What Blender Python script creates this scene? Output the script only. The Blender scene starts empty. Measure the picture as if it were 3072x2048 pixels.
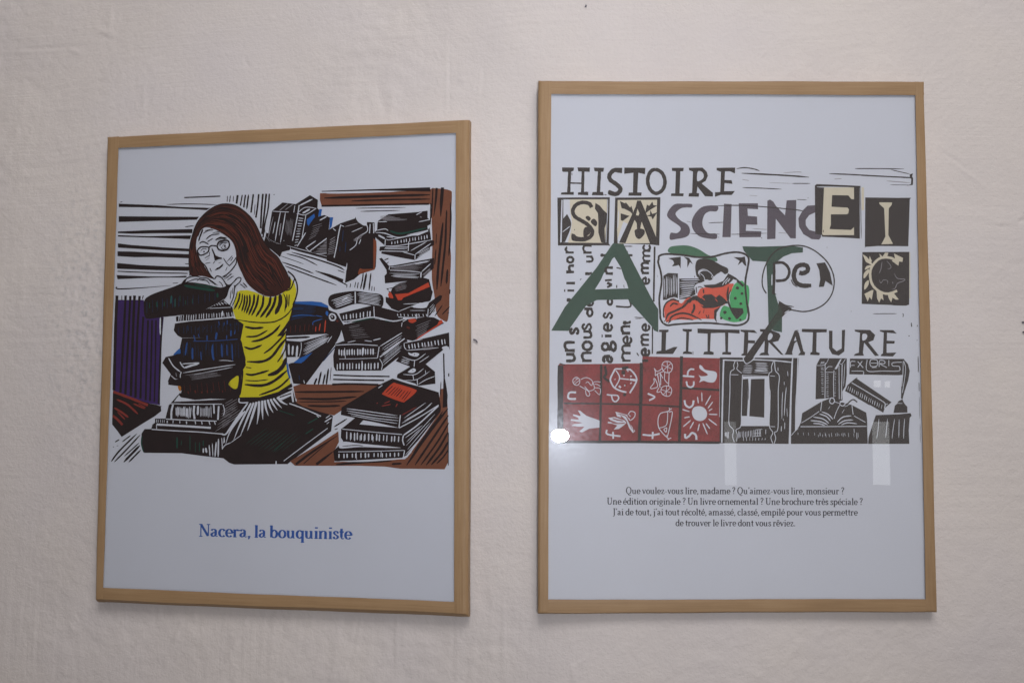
import bpy, math, random
from mathutils import Vector, Matrix, noise
SC = bpy.context.scene
C = SC.collection
random.seed(7)
# ------------------------------------------------------------------ camera
W, H, F = 3072.0, 2048.0, 3000.0
PITCH = math.radians(3.8)
CAMZ = 1.5
cam_d = bpy.data.cameras.new('camera'); cam = bpy.data.objects.new('camera', cam_d); C.objects.link(cam)
cam_d.sensor_fit = 'HORIZONTAL'; cam_d.sensor_width = 36.0; cam_d.lens = 36.0 * F / W
cam_d.clip_start = 0.02; cam_d.clip_end = 100
cam.location = (0, 0, CAMZ); cam.rotation_euler = (math.pi / 2 + PITCH, 0, 0)
SC.camera = cam
SC.view_settings.view_transform = 'Standard'; SC.view_settings.look = 'None'
SC.view_settings.exposure = 0.06; SC.view_settings.gamma = 1.0
try: SC.view_settings.use_curve_mapping = False
except Exception: pass
# ------------------------------------------------------------------ room light
wd = bpy.data.worlds.new("World"); SC.world = wd; wd.use_nodes = True
nt = wd.node_tree; nt.nodes.clear()
wo = nt.nodes.new('ShaderNodeOutputWorld'); bg = nt.nodes.new('ShaderNodeBackground')
tc = nt.nodes.new('ShaderNodeTexCoord'); sx = nt.nodes.new('ShaderNodeSeparateXYZ'); rmp = nt.nodes.new('ShaderNodeValToRGB')
mr = nt.nodes.new('ShaderNodeMapRange'); mr.inputs['From Min'].default_value = -1.0; mr.inputs['From Max'].default_value = 1.0
nt.links.new(tc.outputs['Generated'], sx.inputs[0]); nt.links.new(sx.outputs['X'], mr.inputs['Value'])
nt.links.new(mr.outputs[0], rmp.inputs[0])
mz = nt.nodes.new('ShaderNodeMapRange'); mz.interpolation_type = 'SMOOTHSTEP'; mz.inputs['From Min'].default_value = -0.75; mz.inputs['From Max'].default_value = -0.15
nt.links.new(sx.outputs['Z'], mz.inputs['Value'])
mf = nt.nodes.new('ShaderNodeMix'); mf.data_type = 'RGBA'; mf.inputs[6].default_value = (0.07, 0.062, 0.055, 1)   # the floor of the room
nt.links.new(mz.outputs[0], mf.inputs[0]); nt.links.new(rmp.outputs[0], mf.inputs[7]); nt.links.new(mf.outputs[2], bg.inputs[0]); nt.links.new(bg.outputs[0], wo.inputs[0])
rmp.color_ramp.elements[0].position = 0.34; rmp.color_ramp.elements[0].color = (0.085, 0.080, 0.078, 1)
rmp.color_ramp.elements[1].position = 0.52; rmp.color_ramp.elements[1].color = (0.60, 0.575, 0.55, 1)
for _p, _c in ((0.70, (0.56, 0.535, 0.52, 1)), (0.86, (0.16, 0.15, 0.15, 1))):
    _e = rmp.color_ramp.elements.new(_p); _e.color = _c
bg.inputs[1].default_value = 1.0
def area(name, loc, target, sx_, sy_, power, col, shape='RECTANGLE'):
    d = bpy.data.lights.new(name, 'AREA'); d.shape = shape; d.size = sx_; d.size_y = sy_; d.energy = power; d.color = col
    o = bpy.data.objects.new(name, d); C.objects.link(o); o.location = loc
    o.rotation_euler = (Vector(target) - Vector(loc)).to_track_quat('-Z', 'Z').to_euler()
    return o
area('window_light', (0.25, -0.50, 3.15), (0.0, 1.15, 1.62), 1.2, 0.8, 20.5, (1.0, 0.972, 0.945))
# ------------------------------------------------------------------ the planes of the two prints
Rp = Matrix.Rotation(PITCH, 3, 'X')
def cam_to_world(v):            # camera axes (x right, y up, z back) -> world
    x, y, z = v
    return Rp @ Vector((x, -z, y)) + Vector((0, 0, CAMZ))
def cam_dir(v):
    x, y, z = v
    return Rp @ Vector((x, -z, y))
class Plane:
    def __init__(s, c, n, u):
        s.c = Vector(c); s.n = Vector(n).normalized(); u = Vector(u); s.u = (u - s.n * u.dot(s.n)).normalized(); s.v = s.n.cross(s.u)
    def px(s, X, Y, off=0.0):   # where the point of the picture lies on the print, in metres from its centre
        d = Vector(((X - W / 2) / F, -(Y - H / 2) / F, -1.0))
        c = s.c + s.n * off
        t = c.dot(s.n) / d.dot(s.n)
        p = d * t - s.c
        return p.dot(s.u), p.dot(s.v)
    def matrix(s):
        a, b, c = cam_dir(s.u), cam_dir(s.v), cam_dir(s.n); o = cam_to_world(s.c)
        return Matrix(((a.x, b.x, c.x, o.x), (a.y, b.y, c.y, o.y), (a.z, b.z, c.z, o.z), (0, 0, 0, 1)))
SL = 0.56 * 0.94; SR = 0.56
PL = Plane(Vector((-0.517, -0.049, -2.204)) * SL, (-0.174, 0.073, 0.982), (0.9848, 0.0086, 0.1735))
PR = Plane(Vector((0.442, -0.003, -1.980)) * SR, (0.007, 0.060, 0.998), (1.0, -0.0045, -0.0067))
THICK = 0.012
# ------------------------------------------------------------------ materials
def lin(c): return tuple(((x / 255) / 12.92 if x / 255 <= 0.04045 else ((x / 255 + 0.055) / 1.055) ** 2.4) for x in c)
def mat(name):
    m = bpy.data.materials.new(name); m.use_nodes = True
    n = m.node_tree.nodes; b = n['Principled BSDF']; return m, m.node_tree, b
def N(t, k, **kw):
    n = t.nodes.new(k)
    for a, b in kw.items():
        if a in n.inputs: n.inputs[a].default_value = b
        else: setattr(n, a, b)
    return n
def mapped(t, scale, rot=(0, 0, 0), src='Object', loc=(0, 0, 0)):
    tcn = t.nodes.new('ShaderNodeTexCoord'); mp = t.nodes.new('ShaderNodeMapping')
    mp.inputs['Scale'].default_value = scale; mp.inputs['Rotation'].default_value = rot; mp.inputs['Location'].default_value = loc
    t.links.new(tcn.outputs[src], mp.inputs[0]); return mp.outputs[0]
def noise_n(t, vec, scale, detail=3.0, rough=0.55):
    n = N(t, 'ShaderNodeTexNoise'); n.inputs['Scale'].default_value = scale; n.inputs['Detail'].default_value = detail; n.inputs['Roughness'].default_value = rough
    t.links.new(vec, n.inputs['Vector']); return n.outputs['Fac']
def ramp(t, fac, stops):
    r = t.nodes.new('ShaderNodeValToRGB'); t.links.new(fac, r.inputs[0])
    e = r.color_ramp.elements
    while len(e) < len(stops): e.new(0.5)
    for i, (p, c) in enumerate(stops): e[i].position = p; e[i].color = (*c, 1) if len(c) == 3 else c
    return r.outputs[0]
def mth(t, op, a, b=None, c=None):
    n = t.nodes.new('ShaderNodeMath'); n.operation = op
    for i, x in enumerate((a, b, c)):
        if x is None: continue
        if isinstance(x, (int, float)): n.inputs[i].default_value = x
        else: t.links.new(x, n.inputs[i])
    return n.outputs[0]
def mixc(t, fac, a, b):
    n = t.nodes.new('ShaderNodeMix'); n.data_type = 'RGBA'
    if isinstance(fac, (int, float)): n.inputs[0].default_value = fac
    else: t.links.new(fac, n.inputs[0])
    for i, x in ((6, a), (7, b)):
        if isinstance(x, tuple): n.inputs[i].default_value = (*x[:3], 1)
        else: t.links.new(x, n.inputs[i])
    return n.outputs[2]
def scl(c, f): return tuple(x * f for x in c)
PAPER = (0.600, 0.605, 0.690)
def ink(name, alb, var=0.12, grain=900.0):
    m, t, b = mat(name)
    v = mapped(t, (1, 1, 1))
    f = noise_n(t, v, grain, 2.0, 0.7); g = noise_n(t, v, 60.0, 3.0)
    s = mth(t, 'MULTIPLY_ADD', f, 0.6, mth(t, 'MULTIPLY', g, 0.4))
    col = ramp(t, s, [(0.3, scl(alb, 1 - var)), (0.7, scl(alb, 1 + var))])
    t.links.new(col, b.inputs['Base Color']); b.inputs['Roughness'].default_value = 0.7
    b.inputs['Specular IOR Level'].default_value = 0.15
    return m
def paper(name):
    m, t, b = mat(name)
    v = mapped(t, (1, 1, 1))
    f = noise_n(t, v, 500.0, 3.0); g = noise_n(t, v, 9.0, 2.0)
    s = mth(t, 'MULTIPLY_ADD', f, 0.5, mth(t, 'MULTIPLY', g, 0.5))
    t.links.new(ramp(t, s, [(0.3, scl(PAPER, 0.975)), (0.7, scl(PAPER, 1.02))]), b.inputs['Base Color'])
    b.inputs['Roughness'].default_value = 0.8; b.inputs['Specular IOR Level'].default_value = 0.1
    return m
M_PAPER = paper('white_paper')
INK = {  # albedos of the printing inks
 'K': (0.019, 0.010, 0.011), 'W': None, 'A': (0.27, 0.25, 0.28), 'O': (0.185, 0.066, 0.038), 'V': (0.046, 0.018, 0.115),
 'U': (0.245, 0.035, 0.028), 'R': (0.50, 0.060, 0.028), 'X': (0.100, 0.016, 0.012), 'T': (0.22, 0.055, 0.025), 'L': (0.022, 0.110, 0.38),
 'D': (0.012, 0.030, 0.085), 'B': (0.024, 0.072, 0.25), 'G': (0.011, 0.055, 0.040), 'Q': (0.016, 0.080, 0.080), 'Z': (0.45, 0.16, 0.02),
 'Y': (0.60, 0.52, 0.020), 'N': (0.050, 0.0145, 0.011), 'H': (0.021, 0.010, 0.009), 'J': (0.125, 0.028, 0.017), 'C': (0.62, 0.55, 0.44),
 'E': (0.085, 0.065, 0.090), 'F': (0.023, 0.062, 0.043), 'I': (0.045, 0.135, 0.075), 'S': (0.225, 0.024, 0.027), 'M': (0.62, 0.080, 0.042),
 'J2': (0.050, 0.34, 0.115), 'BL': (0.032, 0.095, 0.36), 'TX': (0.016, 0.013, 0.030), 'OV': (0.020, 0.032, 0.021)}
INKNAME = {'K': 'black_ink', 'A': 'grey_ink', 'O': 'brown_ink', 'V': 'violet_ink', 'U': 'dark_red_ink', 'R': 'scarlet_ink', 'X': 'maroon_ink', 'T': 'rust_ink',
 'L': 'blue_ink', 'D': 'night_blue_ink', 'B': 'deep_blue_ink', 'G': 'bottle_green_ink', 'Q': 'teal_ink', 'Z': 'orange_ink', 'Y': 'yellow_ink', 'N': 'chestnut_ink',
 'H': 'dark_chestnut_ink', 'J': 'auburn_ink', 'C': 'cream_ink', 'E': 'slate_ink', 'F': 'dull_green_ink', 'I': 'leaf_green_ink', 'S': 'brick_red_ink', 'M': 'coral_ink',
 'J2': 'bright_green_ink', 'BL': 'title_blue_ink', 'TX': 'text_ink', 'OV': 'overprinted_green_ink'}
MATS = {k: (M_PAPER if c is None else ink(INKNAME[k], c, {'K': 0.25, 'S': 0.45, 'E': 0.18, 'F': 0.22, 'O': 0.2, 'Y': 0.06, 'C': 0.06}.get(k, 0.14), 700.0 if k == 'S' else 1100.0)) for k, c in INK.items()}
def kraft(name, vert):
    m, t, b = mat(name)
    sc = (420.0, 14.0, 60.0) if vert else (14.0, 420.0, 60.0)
    v = mapped(t, sc); v2 = mapped(t, (1, 1, 1))
    f = noise_n(t, v, 1.0, 4.0, 0.65); g = noise_n(t, v2, 26.0, 3.0); h = noise_n(t, v2, 900.0, 2.0)
    s = mth(t, 'MULTIPLY_ADD', f, 0.62, mth(t, 'MULTIPLY_ADD', g, 0.25, mth(t, 'MULTIPLY', h, 0.13)))
    t.links.new(ramp(t, s, [(0.30, (0.275, 0.170, 0.088)), (0.5, (0.335, 0.212, 0.112)), (0.72, (0.395, 0.262, 0.148))]), b.inputs['Base Color'])
    b.inputs['Roughness'].default_value = 0.5; b.inputs['Specular IOR Level'].default_value = 0.35
    bp = t.nodes.new('ShaderNodeBump'); bp.inputs['Strength'].default_value = 0.35; bp.inputs['Distance'].default_value = 0.0004
    t.links.new(f, bp.inputs['Height']); t.links.new(bp.outputs[0], b.inputs['Normal'])
    return m
M_KV = kraft('kraft_tape_upright', True); M_KH = kraft('kraft_tape_level', False)
m, t, b = mat('grey_board'); t.links.new(ramp(t, noise_n(t, mapped(t, (1, 1, 1)), 300.0), [(0.3, (0.16, 0.13, 0.10)), (0.7, (0.22, 0.18, 0.14))]), b.inputs['Base Color']); b.inputs['Roughness'].default_value = 0.9; M_BOARD = m
def glass():
    m = bpy.data.materials.new('clear_glass'); m.use_nodes = True; t = m.node_tree; t.nodes.clear()
    out = t.nodes.new('ShaderNodeOutputMaterial'); mx = t.nodes.new('ShaderNodeMixShader'); tr = t.nodes.new('ShaderNodeBsdfTransparent')
    gl = t.nodes.new('ShaderNodeBsdfGlossy'); fr = t.nodes.new('ShaderNodeFresnel')
    ge = t.nodes.new('ShaderNodeNewGeometry'); io = N(t, 'ShaderNodeMapRange'); io.inputs['To Min'].default_value = 1.5; io.inputs['To Max'].default_value = 1 / 1.5
    t.links.new(ge.outputs['Backfacing'], io.inputs['Value']); t.links.new(io.outputs[0], fr.inputs['IOR'])   # the same glass seen from either side
    gl.inputs['Roughness'].default_value = 0.0; gl.inputs['Color'].default_value = (1, 1, 1, 1); tr.inputs['Color'].default_value = (0.985, 0.992, 0.990, 1)
    bp = t.nodes.new('ShaderNodeBump'); bp.inputs['Strength'].default_value = 0.06; bp.inputs['Distance'].default_value = 0.001
    t.links.new(noise_n(t, mapped(t, (1, 1, 1)), 5.0, 1.0), bp.inputs['Height']); t.links.new(bp.outputs[0], gl.inputs['Normal'])
    t.links.new(fr.outputs[0], mx.inputs[0]); t.links.new(tr.outputs[0], mx.inputs[1]); t.links.new(gl.outputs[0], mx.inputs[2]); sh = t.nodes.new('ShaderNodeBsdfGlossy'); sh.inputs['Roughness'].default_value = 0.16; sh.inputs['Color'].default_value = (0.9, 0.93, 1.0, 1)
    m2 = t.nodes.new('ShaderNodeMixShader'); halo = ramp(t, noise_n(t, mapped(t, (1, 1, 1)), 240.0, 4.0, 0.7), [(0.35, (0.0008, 0.0008, 0.0008)), (0.75, (0.0035, 0.0035, 0.0035))])  # weight of a rough gloss added to imitate a soft halo round the glare
    t.links.new(halo, m2.inputs[0]); t.links.new(mx.outputs[0], m2.inputs[1]); t.links.new(sh.outputs[0], m2.inputs[2]); t.links.new(m2.outputs[0], out.inputs[0])
    return m
M_GLASS = glass()
# ------------------------------------------------------------------ object helpers
def mesh_obj(name, verts, faces, mats, parent=None, midx=None, smooth=False):
    me = bpy.data.meshes.new(name); me.from_pydata(verts, [], faces)
    for m_ in mats: me.materials.append(m_)
    if midx: me.polygons.foreach_set('material_index', midx)
    if smooth: me.polygons.foreach_set('use_smooth', [True] * len(me.polygons))
    me.update(); o = bpy.data.objects.new(name, me); C.objects.link(o)
    if parent: o.parent = parent
    return o
def box(name, x0, x1, y0, y1, z0, z1, m_, parent):
    v = [(x, y, z) for z in (z0, z1) for y in (y0, y1) for x in (x0, x1)]
    f = [(0, 2, 3, 1), (4, 5, 7, 6), (0, 1, 5, 4), (2, 6, 7, 3), (0, 4, 6, 2), (1, 3, 7, 5)]
    return mesh_obj(name, v, f, [m_], parent)
# ------------------------------------------------------------------ drawings: colour, kind, width, points
LEFT = '''
@ 320 550 4
# right post (C uses own view)
@ 980 550 4
O b 1240,80 1330,62 1480,85 1503,150 1490,400 1480,700 1492,900 1475,1300 1470,1500 1450,1650 1400,1645 1330,1590 1305,1480 1290,1330 1265,1180 1262,1000 1268,700 1262,500 1255,260 1235,250
K t 16 1275,52 1268,230 1255,420
K a 28 1320,55 1310,200 1285,400
K a 40 1390,50 1375,250 1368,400
K t 18 1440,320 1432,520
K t 30 1395,470 1370,700 1340,1000 1322,1275
K t 26 1435,380 1425,700 1400,950 1370,1235
K t 26 1450,1030 1438,1205
K t 20 1485,230 1490,430 1478,720 1465,870
K t 14 1312,790 1295,980
K t 10 1318,600 1312,730
K l 14 1250,240 1245,470
O p -80,120 1240,88 1240,250 -60,268 -82,200
K p -60,92 1240,48 1248,100 600,88 -60,102
K t 30 -30,178 600,156 1240,138
K t 20 300,212 800,196 1240,190
K l 22 -62,272 600,260 1228,248
W t 16 0,120 500,107 850,95
K t 10 350,300 600,295 950,290
K t 11 405,337 880,325
@ 320 550 4
K p 145,245 600,262 900,285 1250,295 1200,322 800,300 400,288 145,285
K t 10 720,255 1000,248 1320,258
K l 16 930,172 1365,155
K p 145,395 700,400 1110,402 1080,438 600,450 145,465
K t 12 940,522 1045,510
K p 135,578 500,562 1030,548 1028,598 600,600 300,605 135,598
K p 135,622 500,634 800,628 1015,625 1000,670 700,658 135,640
K p 135,720 300,740 700,768 1000,785 1000,818 600,800 135,772
K p 130,815 300,818 700,840 1000,850 995,900 600,885 330,886 130,874
K p 125,955 400,980 700,995 990,1000 985,1050 600,1042 125,1025
K l 13 130,1055 500,1070 970,1080
K p 120,1100 500,1116 750,1118 960,1108 960,1130 600,1130 130,1150
K t 10 940,965 990,968
K t 8 160,228 190,222
K a 16 120,1240 140,1266 400,1255 770,1226
K t 8 790,1198 860,1195
@ 320 800 4
V p 108,398 445,398 470,600 685,605 665,850 645,1250 640,1560 640,1660 300,1600 78,1490 90,1000
K l 36 124,345 108,700 88,1480
K l 10 182,345 182,400
K l 28 228,345 205,800 165,1510
K l 28 285,350 262,800 225,1530
K l 32 335,345 315,800 290,1550
K l 28 395,350 368,800 345,1570
K a 12 440,345 425,400
K l 26 440,600 425,900 405,1580
K l 24 497,640 485,1000 468,1600
K l 22 545,640 535,1100 520,1610
K l 20 592,640 585,1100 572,1620
K l 24 665,610 650,900 625,1640
W t 16 645,608 642,710 644,815
@ 320 1060 4
K p 75,450 300,530 520,600 600,615 650,632 655,690 580,750 400,860 180,1000 130,930 65,850
U l 30 80,458 300,540 495,620
U t 24 120,550 250,612 375,725
U t 26 90,650 180,705 260,765
U t 20 320,600 460,662
U l 28 75,745 130,790 190,855
U t 16 130,700 220,790
U t 12 380,600 470,650
K t 20 55,1295 150,1170 360,962
K t 18 92,1300 230,1160 402,975
K t 14 185,1060 290,980
K t 14 212,1232 390,1070
K t 28 205,1302 400,1100
K t 20 265,1302 410,1155
K t 14 100,1062 152,1030
K l 8 75,1115 88,1122
K l 7 122,1108 140,1104
K t 12 600,640 660,632
# big black lower mass: stack, trousers, green book
K p 880,470 930,525 1600,500 2230,420 2270,575 2300,590 2690,735 2715,745 2695,930 2170,1325 1530,1330 1470,1310 1400,1255 1250,1240 900,1195 450,1190 420,1100 418,960 455,905 535,905 550,850 580,830 580,780 705,780 745,620 800,560
W p 808,578 868,498 890,525 1060,556 1430,528 1432,548 1100,566 900,574
W l 10 740,600 1000,606 1385,606
W l 22 798,612 778,690 776,782
W h 13 11 835,640 838,750 1010,640 1000,780
W l 24 1052,625 1045,700 1056,785
W t 26 1098,625 1092,740
W h 8 9 1130,640 1125,760 1250,630 1255,780
W l 18 1285,610 1290,720
W l 20 1345,630 1335,795
W l 9 1395,615 1415,680 1402,740
W l 12 710,785 1000,800 1320,810
W h 12 8 720,800 715,835 1300,815 1315,860
W l 24 600,850 900,868 1250,890
W l 8 598,850 600,905
W h 7 5 600,790 600,830 690,790 690,830
W l 12 540,908 800,925 1100,940 1400,966
A h 6 9 1420,600 1560,520 1310,930 1620,720
W l 18 1380,962 1430,966 1520,850 1640,700
G t 22 845,1000 845,1140
G t 12 1000,980 1000,1170
G t 14 1115,1060 1115,1180
G t 14 1160,1040 1160,1110
G t 10 900,1040 895,1100
G t 10 1065,1060 1065,1190
W t 18 1160,1135 1160,1190
W t 22 1188,1130 1200,1190
W t 14 1230,1095 1240,1232
W t 10 1268,1075 1275,1232
W t 18 1315,1060 1300,1240
W t 18 1342,1020 1338,1240
W t 10 1380,1015 1388,1110
W t 9 1412,1010 1415,1070
G t 16 425,985 418,1080 445,1185
@ 660 1060 4
W a 18 330,600 190,790 66,965
W a 18 300,690 130,920 66,1095
W a 22 372,595 250,830 165,1035
W a 24 405,588 320,800 245,985
W a 28 440,580 385,760 330,925
W a 28 470,572 465,700 444,848
W a 26 508,565 508,680 515,792
W a 24 538,560 552,660 582,750
W a 24 572,552 600,640 640,712
W a 24 606,545 640,610 690,682
W a 24 640,538 690,600 742,655
W a 26 686,525 740,580 810,615
W l 14 236,520 234,585 340,588
W p 690,520 855,445 872,425 888,582 864,582 855,505 740,560
K l 14 716,525 855,478
K p 760,575 858,522 868,580 800,602
W t 10 20,1010 26,1080 28,1150
W t 10 25,1150 60,1100 130,1068
W t 8 130,1068 260,975
W l 8 40,615 55,700 40,740
W t 9 50,1000 45,1080
W l 14 832,598 1000,660 1212,752
W t 10 1160,745 1190,765
W l 9 765,1288 1000,1110 1292,895
W t 14 1255,822 1342,765
W t 10 1268,778 1322,738
W t 8 1280,845 1310,820
W t 14 672,1332 674,1288
G t 14 1050,840 1180,770
G t 16 1025,965 1120,900
G t 10 700,680 900,745
G t 8 640,1180 800,1030
# table
O p 880,395 960,368 1340,372 1940,368 1450,690 1370,742 1200,700 1000,635 915,590
K t 24 900,462 1300,460 1730,455
K t 28 930,540 1300,546 1640,518
K t 14 950,580 1300,578 1520,570
K t 26 1050,625 1250,632 1445,625
K l 24 1345,372 1560,365 1900,375
W t 10 910,540 920,575
@ 980 1060 4
O p -440,1290 -100,1090 140,932 148,1060 85,1180 95,1300 940,1265 1030,1160 1200,930 1360,700 1350,620 1360,430 1440,410 1452,640 1462,1000 1460,1300 1415,1388 1100,1382 880,1380 700,1355 400,1345 -380,1345
K a 30 -370,1328 -150,1165 130,985
K a 12 -275,1320 -100,1165 30,1060
K a 32 -125,1330 -20,1250 80,1172
K t 28 1455,660 1200,990 960,1338
K t 26 1462,740 1280,1010 1060,1338
K t 22 1466,830 1330,1060 1130,1338
K t 26 1458,940 1350,1130 1195,1338
K t 26 1462,1050 1380,1190 1255,1335
K t 18 1462,1150 1400,1240 1320,1320
K t 18 1380,730 1230,920 1040,1190
K l 10 1462,950 1460,1340
K t 28 110,1332 400,1305 780,1285
K t 26 780,1325 900,1318
K t 12 1395,690 1300,830
# tall thin post
K p 1396,0 1412,0 1420,300 1440,410 1452,500 1445,640 1392,650 1402,300
O t 12 1382,420 1372,500 1388,640
K t 10 1372,335 1366,500
K t 14 1465,235 1464,278
# three books lower right
K p 790,300 1345,465 1372,640 1365,700 960,1220 900,1250 130,1292 95,1290 80,1170 200,1050 170,1010 175,905 340,772 170,735 180,645 620,380
R b 790,358 850,362 1050,425 1072,462 950,568 900,580 690,500 678,468
K h 10 8 800,388 700,480 1020,445 925,570
U t 10 690,600 760,570
U t 12 660,630 770,610
U t 12 830,640 850,600
U t 9 600,600 615,590
U t 8 900,740 1080,640
W t 10 240,660 500,695 850,745
W t 9 240,685 560,738 862,772
W t 9 255,712 560,770 862,805
W t 8 290,740 600,800 850,838
W l 12 885,738 878,800 868,890
W t 8 930,775 1190,588
W t 8 935,805 1190,660
W t 10 905,835 1150,690 1265,590
W l 12 870,892 1100,770 1345,618
W t 10 620,415 670,380
W t 10 800,295 960,350 1090,385
W p 395,848 440,800 560,820 868,890 720,878 500,858
W l 9 190,905 600,945 905,970
W l 14 922,980 912,1040 930,1100
W l 16 925,978 1100,850 1340,628
W h 16 15 240,935 240,1040 865,990 860,1060
W h 9 6 290,970 292,1050 560,985 555,1060
W t 12 145,935 160,1000 182,1035
W b 195,1058 400,1078 885,1128 700,1130 400,1120 160,1135
K t 10 185,1112 350,1100 440,1108
K t 8 250,1135 600,1140 800,1138
W l 8 140,1178 500,1172 930,1160
W l 11 935,1160 920,1250
W h 16 15 150,1195 150,1258 870,1185 870,1238
W l 6 355,1180 360,1270
W l 8 655,1175 650,1240
W t 14 160,1290 500,1288 950,1255
W t 7 955,1105 1300,725
W t 7 970,1150 1240,830
W t 8 945,1215 1180,960
W t 8 945,1010 1150,860
W t 7 960,1060 1120,905
W p 940,1240 1025,1160 1020,1180 960,1252
K t 16 88,880 245,782
K t 10 95,912 135,898
K p -280,400 -270,400 -270,402
@ 980 800 4
# stack middle
K b 25,370 90,325 330,290 500,312 668,345 665,485 550,468 350,445 120,515 45,480 20,440
W h 9 6 60,405 310,318 110,490 320,415
W t 18 180,410 250,370
W h 7 8 365,312 640,345 380,420 650,465
W l 14 342,300 344,440
K p 150,562 555,462 860,540 900,560 925,640 800,655 560,605 230,672 185,655
W h 14 9 198,575 203,635 525,525 522,600
W l 10 566,475 572,600
K p 170,705 215,690 560,618 800,660 970,625 1010,640 960,860 1000,1000 830,1110 660,1245 110,1248 85,1200 78,1070 108,925 200,890
G t 18 300,665 560,612 640,625
G t 12 700,650 800,655
W t 14 185,655 350,640 560,605 800,652 975,612
W l 10 200,690 240,665
W l 10 178,785 190,850 208,890
W l 9 110,940 350,930 612,945
W t 11 640,955 760,880 910,788
W l 10 630,958 610,1092
W l 7 150,1105 380,1102 610,1094
W h 17 14 145,990 145,1068 560,980 560,1060
W l 8 215,975 225,1098
W t 26 440,970 430,1055
W h 15 14 130,1155 130,1238 612,1150 610,1232
W l 13 425,1130 424,1242
W l 8 636,1105 668,1170 655,1240
W h 7 8 665,985 900,830 665,1190 890,1000
W l 13 640,1082 800,960 940,858
W t 8 250,908 350,885
W t 9 455,885 545,895
W t 12 558,882 650,860
W t 10 905,670 900,720
W t 10 910,660 980,620
K l 18 80,1298 400,1310 755,1315
K l 18 78,1350 400,1358 690,1362
@ 660 800 4
K t 24 1130,1415 1162,1335
K t 22 1180,1415 1215,1255
K t 20 1235,1415 1262,1285
K t 22 1275,1415 1302,1220
K t 8 1320,1370 1335,1200
# book in blue and red
K p 850,520 890,425 1150,445 1300,490 1310,520 1400,555 1480,690 1440,820 1380,940 1030,1412 880,1400 820,1170 940,1100 960,1080 800,1085 795,880 800,700 850,560
L p 880,418 1100,414 1215,425 1300,470 1300,492 1130,462 900,442
D h 9 9 870,455 1180,470 830,640 1110,575
D l 22 880,500 1000,500
L t 9 850,600 980,580 1150,590
L t 10 1115,700 1125,660 1230,625
L t 8 1150,585 1230,600
L b 1280,530 1300,550 1290,590 1268,560
X h 9 6 850,790 855,700 1110,770 1120,680
R t 14 1268,640 1255,790
R t 12 1205,680 1190,770
R t 10 1152,715 1148,780
W l 18 1310,600 1330,570 1365,572 1388,605 1372,638 1335,640 1312,605
W l 12 1340,590 1350,608
X t 20 1395,640 1420,660
W p 800,828 960,822 1295,805 1180,842 970,898 800,885
K t 26 796,855 930,850 1080,842
W t 20 825,925 828,1060
W t 22 877,945 868,1062
W t 24 930,945 918,1088
W l 8 975,908 975,980 955,1072
W h 7 8 1020,925 1300,818 1005,1065 1320,870
W p 800,1095 945,1100 885,1150 830,1158 808,1140
L p 880,1152 945,1102 1112,1028 1010,1130 975,1155
W t 9 1345,830 1290,910
W t 9 1438,862 1385,925
W t 10 1460,780 1488,892
D l 12 1380,965 1240,1130
D t 10 950,1300 955,1360
W t 9 1005,1360 1015,1400
@ 620 550 4
# upper left books
K p 705,640 715,590 740,600 785,330 910,230 1070,250 1240,142 1335,200 1330,300 1350,320 1340,400 1410,380 1480,410 1465,560 1568,500 1640,560 1700,900 1568,905 1230,822 1005,765 1000,800 905,825 880,885 780,800 700,740 690,690
L p 1202,432 1290,365 1300,400 1255,460 1222,510 1205,490
L p 1352,308 1385,310 1372,392 1338,398
L p 1480,408 1520,408 1500,520 1470,560
W l 8 790,335 870,340 985,345
A t 8 870,330 980,240
A t 8 940,320 1040,250
W t 11 885,345 850,520 822,692
W t 11 945,350 915,540 884,712
W t 9 822,460 795,605
A t 8 800,400 735,662
A h 10 8 895,480 880,500 880,560 870,640
W l 8 1058,270 1045,350
W l 12 1110,262 1085,420 1030,690
W h 9 11 1105,415 1160,422 1050,745 1095,735
W l 9 1190,385 1160,560 1145,650
W t 12 1190,590 1140,670 1085,760
W t 16 1112,268 1270,190
W l 9 1100,365 1185,378 1315,300
W t 20 1150,360 1240,310
W t 8 1080,370 1180,290 1310,300
W t 14 1355,445 1440,398
W t 12 1190,772 1310,690
W l 12 1235,815 1400,690 1565,575
W l 8 1190,775 1235,822
W t 10 1508,530 1550,575
A h 7 14 1470,640 1565,600 1280,825 1540,822
W t 8 1565,640 1540,780 1528,890
W t 8 960,745 1235,822 1310,845 1540,830
W l 8 925,685 930,690
# shelf lines
K p 1005,765 1230,822 1600,925 1690,960 1660,1000 1568,945 1010,790
W p 1005,795 1020,790 1300,880 1660,1000 1655,1012 1300,905 1020,830
K t 14 960,845 1150,895 1330,985
K t 18 1020,826 1300,905 1560,992 1655,1042
K t 8 880,868 1030,920 1165,968
K t 15 905,945 1100,1010 1285,1082
K t 15 940,990 1200,1090 1560,1222
K p 1300,1045 1480,1090 1640,1150 1635,1192 1480,1130 1310,1055
K t 14 1560,1158 1690,1222
K t 10 1570,1040 1655,1072
K t 12 285,145 275,228
K t 10 250,150 245,225
K t 9 322,150 318,222
K l 24 372,142 358,245
K l 16 427,140 404,270
K l 18 465,138 445,290
K t 20 503,135 480,312
K l 20 560,130 545,250 532,352
K l 20 625,130 610,280 590,412
K t 8 582,250 570,385
K l 22 675,127 658,330 648,540
K l 22 715,125 695,330 664,610
K l 18 752,125 738,300 700,480 676,650
K l 14 808,132 810,140
K t 8 695,510 700,600
@ 980 550 4
K p 0,560 30,555 95,520 165,480 340,422 345,400 360,440 385,470 440,505 480,510 485,465 575,470 575,560 590,700 600,800 590,1000 575,1035 480,1065 400,1090 330,1150 220,1195 245,960 230,1005 0,925
W l 12 168,498 145,600 120,750 90,892
W t 8 168,500 210,520
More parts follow.
